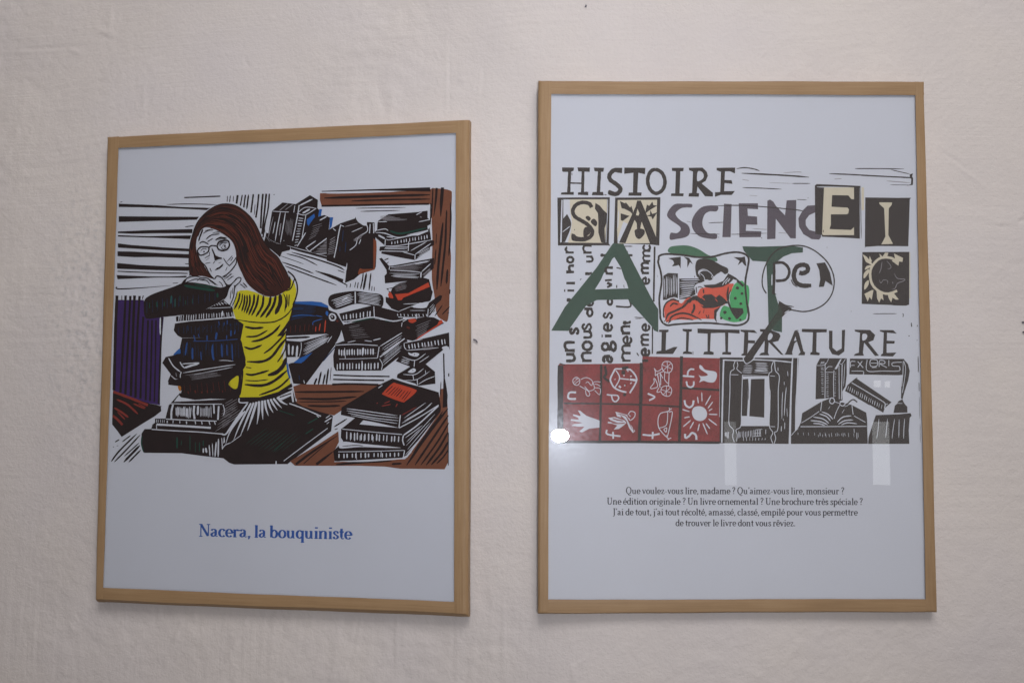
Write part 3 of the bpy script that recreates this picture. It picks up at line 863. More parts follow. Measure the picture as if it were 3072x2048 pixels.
RIGHT = '''
@ 1650 490 4
K l 38 236,85 224,362
K l 36 397,85 390,358
K p 145,50 288,52 284,88 252,105 160,104 145,96
K p 328,50 480,52 476,104 340,98
K l 18 240,237 380,241
K p 138,350 285,343 286,379 128,376
K p 335,350 440,340 458,352 460,384 335,379
K l 8 262,115 264,145
K l 8 455,340 455,384
K p 525,52 650,55 640,104 535,97
K l 40 595,85 580,355
K p 512,345 635,343 645,386 500,383
K l 52 860,88 770,84 715,140 725,200 800,255 846,310 815,360 770,368 705,345
K p 800,54 868,55 864,120 800,112
K b 695,350 705,325 740,330 760,360 830,350 800,392 740,390 700,372
K p 892,52 1145,55 1140,132 1060,115 1048,350 1100,350 1096,391 940,389 945,352 995,350 1000,115 890,127
K l 44 1265,75 1345,118 1380,220 1350,320 1270,362 1200,310 1172,210 1200,110 1265,75
K t 10 652,375 680,382
@ 2000 490 4
K p 62,55 205,55 200,95 165,97 155,360 205,362 200,396 50,393 55,362 102,360 110,97 65,92
K p 265,55 430,52 480,100 495,150 470,210 420,242 555,355 555,399 460,396 370,280 360,355 390,362 385,402 262,399 268,360 305,355 315,100 270,85
W b 372,104 410,97 438,122 444,168 410,203 366,210
K p 598,55 822,52 820,124 760,97 700,98 695,200 780,205 790,248 695,237 690,335 820,333 780,381 650,380 580,403 580,350 642,345 652,105 600,85
K t 14 838,66 940,53 1050,70 1115,92
K l 9 590,345 582,400
K t 19 900,120 1200,134 1480,150 1708,168
A t 7 905,195 990,208
A t 6 1230,233 1500,243
K t 11 1500,243 1725,243
K t 12 910,292 1100,298 1380,311
A t 5 990,385 1090,392
A t 8 1400,115 1560,105 1620,108
@ 2370 490 4
K t 12 780,65 950,64 1370,68
K t 10 1210,78 1440,130
K t 16 470,125 650,132 850,142 1000,150
K l 16 850,144 1380,170 1460,172
K p 1435,135 1475,120 1465,160 1478,180 1475,260 1400,270 1450,250 1455,190 1440,175
K t 7 1200,258 1440,262
A t 8 530,190 620,185
A t 10 1160,212 1440,235
# S box
@ 1650 490 4
K p 88,412 718,408 706,960 724,992 700,985 95,986
W p 137,440 152,440 140,945 122,952
W p 160,434 684,432 684,600 660,955 145,948 160,700
C p 238,434 684,432 684,600 660,955 215,952 250,820 262,700 240,560
W l 7 692,435 690,600 672,950
K l 46 500,530 470,485 390,470 312,500 273,570 300,640 380,690 450,735 508,810 485,880 400,916 320,900 270,860
K b 262,920 262,840 300,870 380,885 470,870 480,900 420,935 340,938
K p 545,475 600,510 640,560 684,600 682,700 655,780 662,958 615,950 600,900 580,830 580,700 575,600 538,545
K p 145,680 205,608 245,680 260,740 230,830 180,945 142,948
W t 9 150,825 240,755
W t 6 240,650 258,720 245,800
K b 400,865 405,790 438,762 478,788 482,840 420,885
K b 425,650 455,630 490,660 465,692
K b 490,690 530,665 567,710 548,757 500,722
K l 8 292,790 296,805
# A box
K p 782,412 1325,408 1312,986 1210,975 765,962
C p 812,440 1285,438 1270,958 812,962 806,800
W t 12 825,560 812,780
W p 812,900 880,700 960,740 890,950 812,960
K p 1045,448 1090,448 1292,930 1290,972 1200,962 1100,700 1075,640 1045,625 1010,690 905,958 828,952 1028,520
K b 1010,640 1075,620 1140,650 1100,700 1080,790 1045,785 1040,720 1015,680
C p 1050,545 1072,600 1062,628 1032,622
K b 1020,800 1070,782 1130,798 1132,850 1075,908 1030,882 1016,830
K p 838,452 900,482 910,468 962,532 975,508 997,570 990,612 960,580 890,545 860,540
K p 848,600 955,632 872,692 848,680
K p 1148,560 1163,495 1190,512 1228,460 1242,502 1287,508 1200,560 1145,602
K p 1203,560 1228,608 1287,588 1232,675 1215,640 1150,632 1200,618
# science
@ 2000 490 4
E b 300,490 200,485 110,487 50,530 5,612 35,672 150,752 165,800 120,838 48,835 40,915 120,908 210,892 265,860 280,800 250,735 170,688 115,630 112,590 170,542 240,530 300,530
E b 610,512 450,515 360,580 305,680 310,780 380,868 480,900 595,905 595,845 500,838 440,770 430,690 460,610 520,577 600,575
E p 688,485 780,490 768,886 668,886
E p 865,480 1095,480 1098,552 970,545 975,630 1085,640 1088,738 955,735 950,810 1137,815 1131,886 872,888
E p 1208,450 1240,435 1280,460 1310,510 1420,625 1440,445 1555,440 1550,902 1485,900 1310,665 1305,906 1205,911
K t 13 560,512 870,505 1200,525 1560,560 1640,575
K t 8 280,843 480,848 640,850
K t 8 770,852 870,850 1210,838
K t 9 500,715 690,708
A t 7 240,695 300,710
A t 8 1030,785 1210,795
A t 7 1340,832 1440,840
K t 8 1135,890 1145,902
K l 8 620,885 628,888
# C joined to E box
@ 2370 490 4
E p 302,503 210,508 150,568 100,660 108,760 160,850 260,910 350,916 372,885 372,860 300,818 232,800 190,745 188,680 230,622 302,590
C l 30 872,290 874,560
K p 298,268 320,250 700,265 848,272 838,300 838,905 700,895 380,880 385,862 302,845
W t 11 322,283 550,288 770,294
C p 408,292 768,290 768,432 735,430 700,385 505,382 498,522 690,532 708,555 700,600 680,612 490,612 490,790 475,790 730,800 768,765 768,862 600,860 400,862 385,850
K p 485,740 495,790 475,790
K t 8 845,280 850,600 856,905
W t 6 842,300 840,600 848,905
K l 8 398,800 400,828
K t 8 80,435 200,438
K l 9 214,412 218,418
# I box
K p 903,410 1300,415 1455,414 1438,432 1420,995 1050,992 905,1003 898,1020
C p 1070,468 1225,470 1220,500 1185,540 1180,860 1236,966 1095,972 1145,880 1130,540 1075,490
# C plate
@ 2400 720 4
C l 10 1318,150 1318,700
K p 748,145 1312,142 1310,775 1270,786 740,766
C l 30 1165,270 1115,225 1040,208 955,222 885,285 848,355 842,430 858,510 900,575 980,630 1070,642 1165,608
C p 750,170 800,200 850,262 872,290 860,300 790,262
C p 835,190 862,250 852,272 830,240
C b 778,352 800,312 862,300 850,320 800,350
C b 768,462 768,400 820,348 826,390
C b 773,596 778,520 822,482 820,540
C p 773,645 862,600 882,600 860,718 835,682 812,738
C p 918,600 990,640 1003,722 972,700 950,752 925,700
C p 1050,640 1120,630 1185,712 1150,716 1110,690 1095,748 1065,700
C p 950,160 990,200 1020,153 1060,153 1040,215 970,225
C p 1128,162 1236,215 1230,262 1190,258 1180,308 1100,250 1142,230
K b 870,440 880,340 940,260 1020,235 1080,260 1180,340 1200,480 1140,590 1040,625 940,590 885,520
A t 6 985,260 970,350 950,400
A t 6 1040,250 1090,310 1082,340 1050,345
A t 7 1130,398 1170,460 1255,470 1240,492 1170,520 1140,580 1100,592
A t 6 948,475 972,515 1000,480 1050,490 1050,532
A t 6 1110,500 1116,525
K t 6 1100,780 1280,785
K t 9 875,885 1020,883 1160,883
K t 9 1228,882 1240,890 1235,925
K t 13 1335,990 1340,1042
K t 8 1410,1018 1405,1040
K l 12 1302,1152 1315,1146
K l 10 1404,1198 1406,1205
K l 9 322,86 325,92
K l 8 612,852 617,857
# hand lettering under the big A
@ 1650 720 4
K l 22 1256,80 1250,400 1244,740
K l 16 1230,1030 1228,1365
K t 12 880,75 990,76
K t 9 1010,925 1130,932
K t 8 1020,942 1100,940
A t 5 1290,420 1292,450
! u 295 1480 95 24 0
! n 298 1362 110 24 0
! s 338 1140 85 22 0
! t 282 745 90 22 0
! i 290 628 90 20 0
! l 300 540 95 22 0
! h 288 412 85 22 0
! o 278 282 64 20 0
! r 285 180 90 20 0
! n 500 1482 105 24 0
! o 500 1335 95 24 0
! u 495 1198 88 20 0
! s 492 1092 92 18 0
! d 508 930 88 20 0
! e 515 800 68 18 0
! t 490 425 75 20 0
! u 512 282 72 18 0
! n 500 182 92 18 0
K l 22 365,468 372,474
! a 745 1482 95 26 0
! g 735 1342 100 24 0
! i 740 1172 90 22 1
! e 742 1105 85 20 0
! s 742 955 88 18 0
! d 745 790 75 20 0
! t 678 205 80 18 0
! m 968 1482 92 20 0
! e 975 1258 85 18 0
! n 962 1148 92 22 0
! t 958 1018 92 20 0
K l 22 790,795 960,800 955,720
! e 1190 1402 80 22 0
! m 1188 1282 82 20 0
! e 1192 1100 75 18 0
! e 1190 540 72 18 0
! m 1188 420 80 20 0
! m 1205 275 80 16 0
! c 1200 140 72 18 0
! r 990 205 65 16 0
K t 14 1040,1350 1065,1390
# green A
F p 755,40 880,45 1100,470 1240,740 1300,830 1300,1105 1250,1085 1225,1040 985,775 935,712 560,720 430,790 350,900 245,1050 220,1090 15,1086 180,800 560,330 720,90
W p 772,205 850,330 895,470 915,500 940,580 540,592 610,480 640,410 700,320 745,230
K l 24 660,485 742,478
! n 755 430 80 20 0
! v 745 578 55 20 0
K t 16 795,330 855,345
K l 14 800,540 800,575
K t 8 885,535 890,575
# small picture
@ 1950 720 4
I b 225,150 232,92 300,70 450,66 580,108 700,180 790,208 808,252 740,248 560,205 400,182
K l 24 105,230 112,190 200,168 400,182 560,205 740,202 900,162 1030,146 1130,165 1182,215 1178,300 1150,450 1145,560 1165,750 1186,900 1160,980 1060,1022 900,1010 700,995 500,998 300,1012 200,1020 132,960 120,850 112,700 140,500 128,380 98,270 105,230
W l 8 1160,320 1148,330
K p 218,218 370,200 368,345 345,300 300,312 262,315 290,280 275,245
K p 405,200 470,215 516,292 480,265 448,332 446,240
K p 1003,205 1095,208 1138,198 1158,315 1130,300 1105,262 1052,303 1075,250
K p 160,430 215,395 335,400 335,700 155,720
W h 8 8 175,450 172,690 322,420 318,665
K p 350,462 600,462 640,490 560,520 540,560 545,655 520,665 450,705 350,710
W h 10 9 352,480 600,478 355,695 500,665
M b 572,640 610,580 740,560 930,520 1005,528 970,600 935,700 900,770 840,800 800,870 792,942 620,945 480,958 300,955 200,985 175,900 175,800 230,720 300,708 375,760 440,700 560,670
K l 18 168,930 160,840 195,755 270,715 350,735
K t 26 190,960 220,890 300,850 400,800 470,730 560,690
K t 20 240,800 280,760 340,775
K t 22 230,985 260,920 360,880 470,890 620,960
K t 16 280,970 380,935 520,960
W t 12 150,900 152,800 200,722 290,692 365,718
W l 14 160,985 230,990 320,962 470,965
K h 12 3 165,985 200,950 215,1000 260,960
K p 520,670 560,665 610,700 650,655 740,650 790,690 830,655 880,690 945,760 900,765 860,790 760,815 640,818 590,770 545,720 440,735 380,800 430,730
M t 10 620,690 660,720
M t 8 780,700 810,740
K t 28 525,765 530,820 498,885
K t 12 605,850 582,890
K t 14 672,895 690,942
K t 12 702,895 706,945
K t 18 640,590 645,640
K p 770,840 850,795 800,870 800,990 768,940
W b 800,900 860,830 840,900 860,950 1000,985 900,1000 810,985
J2 b 955,700 975,610 1020,525 1100,488 1140,530 1185,560 1192,700 1162,900 1130,960 1000,985 860,940 838,880 880,790 935,800 965,800
K o 20 1048,576
K o 17 1103,642
K o 18 1023,698
K o 18 1090,763
K o 21 899,867
K o 18 955,940
K o 16 854,936
K o 14 1084,956
K p 960,810 1112,818 1126,870 1050,950 1000,890
K t 24 940,560 930,680 960,800 1040,950
K l 22 1148,440 1143,560 1162,750 1184,900
K b 550,400 543,310 570,240 650,223 750,243 850,300 930,338 937,390 900,412 850,380 790,432 750,430 690,380 640,360 585,378 590,420 655,485 632,492 570,445
K b 592,410 630,372 690,378 745,420 757,460 720,485 690,475 640,470
W t 9 580,408 590,370 650,352 720,388 762,440
W t 8 660,480 640,430 600,400
W b 765,440 830,395 895,412 925,405 880,480 780,530 690,540 640,512 660,490 740,478
K p 940,400 1030,450 1130,540 1115,565 1010,475 940,525 870,562 740,578 660,565 640,540 780,532 880,490
W t 9 880,515 940,450
W p 950,525 1000,470 1045,485 1010,520
W t 10 870,540 890,500
W t 9 905,530 925,490
W t 8 935,505 960,460
W t 6 900,520 960,460
K t 18 530,560 560,520 650,490
K t 12 555,560 560,640
W t 8 530,600 540,550 590,515
W p 565,580 600,585 570,640
K l 8 532,430 536,450
# T and the reading glass
@ 2250 720 4
F p -92,75 100,80 500,68 635,90 635,150 500,160 400,200 338,250 300,300 300,640 330,740 385,900 383,1106 300,1090 222,1040 212,640 195,260 30,250 -75,130
W t 14 190,330 178,440 200,540
W t 12 264,410 262,480 262,545
K l 16 195,640 152,560 148,450 180,320 250,190 350,105 470,72 590,66 700,90 820,160 930,270 995,400 1010,520 980,650 900,760 780,830 650,858 540,845 470,830
W t 6 930,300 985,420 998,520
K l 32 288,270 290,450 282,640
K p 260,600 320,655 265,650
K l 34 300,275 390,272 455,325 470,400 425,475 310,490
K l 54 590,392 640,398 692,365 682,312 620,298 555,330 525,420 550,505 620,545 700,548
K l 42 640,548 735,545
K p 795,280 900,268 960,390 992,548 905,492 885,560 825,564 842,470 830,360
K t 12 490,470 520,530 570,565
K t 14 340,730 420,780 528,800
K b 350,740 440,790 500,820 430,870 380,930 330,960 340,860
K t 12 380,925 440,860 500,838
W t 10 375,870 400,880 470,840
K l 7 475,515 480,520
# lower panels first
@ 1650 1040 5.2267
S p 122,300 155,258 235,272 800,268 1445,258 1450,150 2040,165 2675,178 2670,1500 122,1498
K l 92 165,290 160,1480
K t 18 150,258 240,290
K l 38 805,280 795,900 782,1490
K l 52 1432,250 1425,800 1400,1490
K l 46 2062,148 2050,800 2028,1490
K l 26 215,885 700,890 1400,905 2030,938
K l 34 2070,645 2400,662 2660,678
K l 40 122,1490 1400,1490 2660,1500
K l 40 1445,220 1540,215
K l 40 860,300 880,420 850,480 930,545
K l 50 1130,340 1230,325
K l 60 1150,370 1150,430
K l 50 1150,740 1190,760
K l 44 1170,600 1190,605
K l 8 1450,300 1500,380
W l 11 365,505 408,476 455,500 466,560 430,602 380,588 358,545 365,500
W l 9 385,585 455,528
W l 7 370,560 430,500
W l 9 400,500 440,500
W l 11 480,512 560,482 640,510 680,575 692,660 612,690 540,655 465,612
W l 11 545,620 600,690 625,745 598,772 568,748 555,680
W l 10 560,568 595,548 630,590 655,605 668,560
W l 10 685,550 740,545 792,552
W l 10 700,582 750,592 788,620
W l 10 700,640 785,655 785,735 765,745 700,682
W l 30 408,715 315,715 285,760 300,812 408,815
W p 436,998 470,998 570,1080 700,1125 775,1155 775,1265 620,1280 500,1340 458,1326 540,1250 440,1250 350,1238 358,1215 512,1190 325,1155 330,1132 450,1140 440,1110 358,1078 368,1055 470,1085 480,1065
W l 26 1022,345 950,490 960,560 1010,640 1110,690 1198,710
W l 22 1020,345 1130,345
W l 26 1200,360 1270,365 1360,515 1250,725
W l 18 1035,370 1092,490 1018,640
W l 18 1092,495 1240,512
W l 34 1250,510 1355,525
W l 24 1016,505 1020,515
W l 30 1080,612 1110,640
W l 20 1158,440 1162,460
W l 28 1270,450 1270,470
W l 30 1265,562 1275,575
W l 18 1170,595 1175,615
W l 20 1222,375 1225,390
W l 22 890,748 960,757 1055,762 1076,810 1030,858 985,835 965,765
W p 912,1112 1010,1098 1165,1150 1200,1190 1150,1235 1080,1285 1000,1295 1055,1230 980,1205 905,1195 910,1172 1060,1190 950,1150
S t 18 980,1120 1060,1145 1150,1160
S t 16 960,1185 1060,1200 1180,1195
W p 1025,1015 1210,1065 1242,1180 1335,1320 1300,1350 1240,1272 1200,1160 1100,1062 1120,1110 1050,1090
S t 14 1060,1045 1180,1080 1220,1140 1290,1290
W l 13 1222,1065 1265,1010 1330,1030 1325,1095 1262,1150 1232,1110
W l 12 1240,1070 1265,1090
S t 12 1300,1270 1318,1330
W l 26 892,1300 885,1355 950,1380 1105,1400
W l 26 988,1330 992,1440
@ 1900 1040 5.2267
W l 26 225,732 335,785 248,838
W l 12 445,300 470,245 525,228 585,245 615,310 590,385 530,405 470,375 445,310
W l 9 455,285 605,345
W l 9 530,232 540,400
W l 9 585,262 470,370
W l 12 430,690 450,635 510,610 580,630 602,690 580,755 530,775 465,750 432,700
W l 9 440,670 595,720
W l 9 520,615 515,770
W l 9 575,645 470,745
W l 12 325,335 345,385 345,450 385,420 480,380
W l 12 325,335 375,385 450,340
W l 13 380,430 395,520 420,640
W l 13 420,420 428,520 428,600
W l 11 495,390 490,510 545,575
W l 12 562,400 552,610
W l 12 420,412 462,490
W l 12 320,495 325,560 270,635 290,655 380,622 350,520 325,490
W l 12 400,640 370,710 425,700
W l 28 145,1375 280,1386 412,1362
W l 28 306,1330 300,1442
W l 12 560,955 575,975 605,968
W l 14 575,975 545,1010 410,1060 398,1265 555,1445
W l 12 405,1272 520,1220 540,1020
W l 13 560,1025 612,1040 540,1385 525,1380
W l 13 475,1292 522,1268 512,1335 478,1298
W l 12 540,1460 560,1440 595,1425
W l 28 775,455 955,468
W l 26 850,445 860,385 900,350 955,355
W l 26 832,540 850,610 900,632 942,605 948,540
W b 1040,285 1075,300 1130,360 1280,388 1312,450 1270,550 1180,555 1100,532 1035,555 1055,500 1022,440 1060,460 1140,455 1165,430 1080,372 1038,335
W b 918,1030 950,950 1040,930 1120,965 1157,1045 1130,1125 1050,1162 960,1130
W t 18 1005,780 1020,885
W t 17 1072,712 1077,858
W t 18 1217,758 1128,915
W t 18 1247,858 1168,965
W t 16 1238,968 1182,1002
W t 18 1182,1055 1320,1060
W t 19 1178,1128 1312,1230
W t 18 1138,1198 1202,1285
W t 19 1088,1192 1163,1372
W t 18 1037,1203 1010,1320
W t 19 948,1172 885,1285
W t 19 902,1148 780,1252
W t 17 885,1095 795,1112
W t 18 882,1015 768,980
W l 30 802,835 820,910 880,948 930,912 945,838
W l 32 812,1362 818,1425 870,1400 920,1348 978,1380 990,1455
W l 7 1358,210 1350,1100
# scroll panel
@ 2150 1040 5.2267
K p 50,165 1290,175 1270,700 1230,1310 1165,1390 1155,1520 45,1510
W p 1188,172 1200,172 1175,800 1165,1380 1155,1522 1128,1522 1150,800 1172,240
W l 16 1275,165 1260,600 1242,900 1236,1300
W p 1290,160 1300,160 1290,900 1260,1260 1235,1310 1240,1100
W l 24 110,205 100,500 88,1000 80,1500
W l 18 95,205 260,212 425,215
W l 18 560,200 900,215 1172,242
W l 11 290,222 266,290 272,350 214,412 208,700 196,1000 195,1210 262,1300 250,1400 275,1490
W l 10 320,235 332,290 318,350 392,412
W l 11 404,440 396,700 388,1000 378,1240 305,1300 322,1380 312,1480
W l 9 225,436 340,438
W l 8 410,445 820,462
W p 408,462 820,467 826,600 835,900 822,1240 380,1240 392,1082 475,1082 490,830 495,500 412,508
K p 537,505 752,500 745,1108 512,1086
K t 9 490,500 500,700 495,830
W l 12 890,228 860,310 862,385 818,432 824,640 838,720 832,980 826,1240 880,1340 850,1420 880,1512
W l 12 908,228 922,372 982,462 965,700 962,1260 908,1340 925,1430 900,1512
W l 9 840,455 915,460
W l 9 840,1248 915,1250
W h 6 8 430,290 560,290 400,400 560,415
W h 8 9 600,250 800,260 590,395 810,410
W t 11 590,365 700,375 800,365
W h 9 14 340,1320 345,1430 690,1290 690,1400
W h 7 8 420,1400 425,1480 760,1430 750,1460
W t 9 770,1290 768,1370
W h 7 3 600,1300 720,1290 540,1410 700,1400
W t 10 1035,705 1025,900 1022,1130
W t 12 1092,630 1072,850 1060,1080
W t 10 1068,1180 1066,1290
W t 12 1015,1240 1012,1325
W t 9 960,320 962,380
W t 8 1112,380 1118,460
W t 8 1058,545 1060,600
W t 7 1100,960 1108,1100
W t 7 1040,1120 1050,1160
W h 9 5 130,1330 135,1400 190,1320 180,1440
# reading corner panel
@ 2370 1040 5.2275
K p 470,178 890,180 890,440 870,620 820,700 825,835 760,860 640,800 400,822 412,290
W l 8 415,292 545,282 605,188
W l 11 550,250 552,500 548,805
W l 9 560,355 600,312 665,310
W l 8 560,398 680,398
W l 11 690,370 682,560 688,790
W p 783,200 812,184 735,348 698,348
W l 10 768,290 772,820
W l 12 818,275 812,560 806,825
W l 8 780,268 820,262 870,190
W t 8 860,260 840,620
W h 8 13 480,320 530,325 495,735 530,735
W h 7 13 568,430 608,430 568,770 608,775
W h 7 12 700,400 725,402 695,760 718,765
W h 7 4 480,272 500,225 520,265 545,225
K p 15,1390 140,1250 172,1180 190,1040 490,860 640,800 780,860 970,910 1195,1030 1205,1100 1218,1200 1218,1518 15,1520
W l 15 620,850 640,805 680,808 698,850 670,890 632,880 619,845
W l 14 780,888 800,865 845,866 866,890 832,925 790,912 778,885
W l 9 700,862 770,882
K l 20 865,930 950,845 1000,828 1055,868
W t 8 850,935 890,925 960,880
W l 12 500,845 488,940 480,1005
W l 11 778,915 730,1010 690,1125
W l 11 972,915 980,990 990,1060
W t 17 498,1018 600,1060 672,1135
W t 17 462,1050 570,1090 636,1162
W t 17 368,1100 520,1130 612,1202
W t 17 322,1155 480,1172 592,1222
W t 16 362,1200 460,1205 545,1228
W l 10 178,1192 320,1105 458,1010
W t 17 738,1182 830,1100 962,1080
W t 17 758,1212 860,1155 992,1145
W t 16 805,1222 900,1190 1052,1205
W l 10 1003,1080 1090,1130 1182,1182
W l 13 165,1250 600,1248 1200,1245
W l 10 20,1390 70,1330 130,1275
W h 7 12 125,1340 128,1380 1080,1345 1085,1420
W h 6 9 450,1370 455,1420 860,1350 870,1400
W t 9 1003,1280 1008,1350
W t 10 1045,1340 1050,1450
W t 6 600,975 630,930
W t 6 815,1040 855,975
K p 940,184 1790,190 1768,440 1700,445 930,430
W l 11 1025,230 955,232 948,325
W l 9 955,290 1012,290
W l 11 1062,230 1148,328
W l 11 1132,225 1062,322
W l 11 1210,205 1212,375 1450,378 1700,378 1722,330 1705,305 1612,298 1610,250 1752,240
W l 11 1265,205 1265,300 1360,300 1365,212 1265,205
W l 9 1270,255 1365,255
W l 9 1285,325 1360,322
W l 11 1398,315 1405,218 1480,222 1482,262 1410,265 1520,325
W l 11 1550,208 1550,302
W l 10 965,380 1145,383 1145,440
K p 1780,188 1850,270 1878,380 1855,520 1800,690 1765,820 1740,810 1745,600 1768,420
W l 9 1775,225 1770,430 1752,620
W l 9 1785,225 1812,330 1800,480 1762,720
K p 965,545 1028,490 1050,500 1592,868 1525,925 1485,960 1462,1030 1200,880 862,690 900,600
W l 13 968,562 1200,700 1450,852 1492,900 1480,965
W t 9 1118,542 1300,640 1440,765
W l 10 1495,905 1530,890
W h 9 17 915,612 900,680 1440,900 1425,975
K t 8 1055,800 1160,860 1255,918
K l 14 1040,485 1055,492
K p 1760,818 1695,858 1680,890 1645,920 1622,1036 1842,1030 1840,940 1795,890
W l 8 1680,885 1762,886
K p 1345,1070 1700,1055 1890,1038 1908,1080 1878,1112 1862,1300 1872,1520 1225,1520 1232,1420 1300,1200
W t 11 1395,1125 1380,1300 1360,1435
W t 11 1530,1125 1500,1425
W t 11 1640,1130 1615,1300 1600,1440
W t 11 1712,1135 1706,1425
W t 11 1798,1125 1785,1300 1782,1440
W t 6 1212,1050 1215,1300 1222,1505
K t 14 2008,145 2012,300 2012,400
K t 11 2022,555 2026,700
K t 6 2030,780 2034,1130
K t 6 2040,1200 2044,1500
# litterature
@ 1950 720 4
K p 110,1075 225,1075 220,1102 195,1108 188,1322 285,1282 332,1280 275,1366 72,1366 80,1335 135,1325 140,1105 107,1100
K p 390,1065 505,1067 500,1096 470,1102 460,1335 505,1345 505,1368 392,1366 400,1340 430,1330 435,1102 392,1090
K l 8 516,1335 516,1375
K p 570,1060 800,1070 1075,1075 1075,1122 940,1112 935,1340 975,1345 970,1376 865,1371 870,1345 905,1340 900,1112 730,1116 720,1330 765,1345 762,1376 638,1371 650,1340 690,1335 690,1122 570,1116
W l 5 1078,1075 1078,1120
K p 1085,1075 1250,1080 1288,1116 1180,1106 1178,1200 1262,1205 1256,1240 1178,1236 1165,1386 1095,1386 1100,1365 1120,1360 1132,1110 1088,1095
@ 2250 720 4
K p 118,1068 220,1068 350,1118 366,1152 340,1210 270,1226 402,1376 370,1372 225,1225 215,1350 232,1382 108,1382 130,1355 170,1345 180,1110 120,1095
W b 225,1122 258,1120 272,1150 250,1190 214,1196
K p 536,1085 578,1078 642,1335 662,1345 656,1380 578,1380 605,1345 562,1215 535,1235 505,1345 512,1376 413,1373 432,1345
W p 545,1155 558,1205 526,1210
W l 6 570,1085 585,1110
K p 622,1065 922,1068 920,1105 800,1108 795,1340 838,1355 832,1380 720,1376 725,1350 745,1340 755,1106 622,1102
W l 5 802,1120 798,1300
K p 948,1085 990,1088 990,1290 1040,1332 1100,1300 1103,1078 1142,1076 1132,1335 1065,1385 985,1368 948,1300
K p 1255,1075 1440,1078 1502,1138 1482,1200 1420,1226 1548,1386 1500,1390 1370,1230 1355,1350 1368,1386 1243,1388 1260,1365 1305,1350 1320,1110 1258,1095
W b 1350,1130 1388,1124 1408,1150 1390,1192 1350,1202
@ 2400 720 4
K p 956,1078 1120,1080 1162,1122 1045,1110 1042,1206 1137,1210 1132,1242 1040,1242 1040,1352 1158,1348 1115,1396 968,1392 975,1370 995,1360 1005,1110 960,1095
# handle of the reading glass
@ 2250 720 4
W l 10 -85,1395 -72,1450 -38,1482 30,1440 60,1400
K p 350,760 440,830 380,930 320,990 240,1110 10,1452 -35,1478 -70,1445 -62,1400 200,1040 330,860
F p 300,1000 376,940 384,1106 300,1092 268,1082
@ 1950 720 4
K t 12 975,590 950,650 945,720
M t 10 985,560 970,620
K t 10 570,570 600,560 640,580
K t 8 650,830 640,880
K t 14 560,680 520,700 470,760
M t 12 560,730 600,770 640,790
W t 8 760,470 740,440 755,420
@ 2250 720 4
OV p 345,775 385,850 378,930 318,992 250,1092 205,1078 228,1030 330,866
'''
# ------------------------------------------------------------------ 2-D drawing
def catmull(p, closed=False, n=5):
    if len(p) < 3: return list(p)
    out = []; L = len(p)
    rng = range(L) if closed else range(L - 1)
    for i in rng:
        if closed: a, b, c, d = p[(i - 1) % L], p[i], p[(i + 1) % L], p[(i + 2) % L]
        else: a, b, c, d = p[max(i - 1, 0)], p[i], p[i + 1], p[min(i + 2, L - 1)]
        for k in range(n):
            t_ = k / n; t2 = t_ * t_; t3 = t2 * t_
            out.append(tuple(0.5 * (2 * b[j] + (c[j] - a[j]) * t_ + (2 * a[j] - 5 * b[j] + 4 * c[j] - d[j]) * t2 + (3 * b[j] - a[j] - 3 * c[j] + d[j]) * t3) for j in (0, 1)))
    if not closed: out.append(p[-1])
    return out
def ribbon(p, ws):              # points and half widths -> verts, quads
    V = []; L = len(p)
    for i in range(L):
        a = p[max(i - 1, 0)]; b = p[min(i + 1, L - 1)]
        dx, dy = b[0] - a[0], b[1] - a[1]; l = math.hypot(dx, dy) or 1.0
        nx, ny = -dy / l, dx / l; w = ws[i]
        V.append((p[i][0] + nx * w, p[i][1] + ny * w)); V.append((p[i][0] - nx * w, p[i][1] - ny * w))
    return V, [(2 * i, 2 * i + 1, 2 * i + 3, 2 * i + 2) for i in range(L - 1)]
class Art:
    def __init__(s): s.shapes = []      # (material key, verts2d in picture units, faces)
    def add(s, k, V, Fc): s.shapes.append((k, V, Fc))
    def poly(s, k, pts): s.add(k, pts, [tuple(range(len(pts)))])
    def stroke(s, k, kind, w, pts):
        closed = len(pts) > 3 and pts[0] == pts[-1]
        if len(pts) > 2:
            q = catmull(pts[:-1], True) + [pts[0]] if closed else catmull(pts)
        else: q = [tuple(pts[0][j] + (pts[1][j] - pts[0][j]) * i / 6 for j in (0, 1)) for i in range(7)]
        n = len(q) - 1; h = w / 2; ws = []
        for i in range(n + 1):
            t_ = i / n
            if kind == 'l': f = 1.0 + 0.07 * math.sin(i * 2.1 + w)
            elif kind == 't': f = min(1.0, 0.34 + 3.6 * min(t_, 1 - t_)) * (1 + 0.06 * math.sin(i * 1.7))
            else: f = min(1.0, 0.15 + 1.6 * (1 - t_)) if t_ > 0 else 0.9
            ws.append(h * f)
        if closed: q[-1] = q[0]; ws[-1] = ws[0]
        V, Fc = ribbon(q, ws); s.add(k, V, Fc)
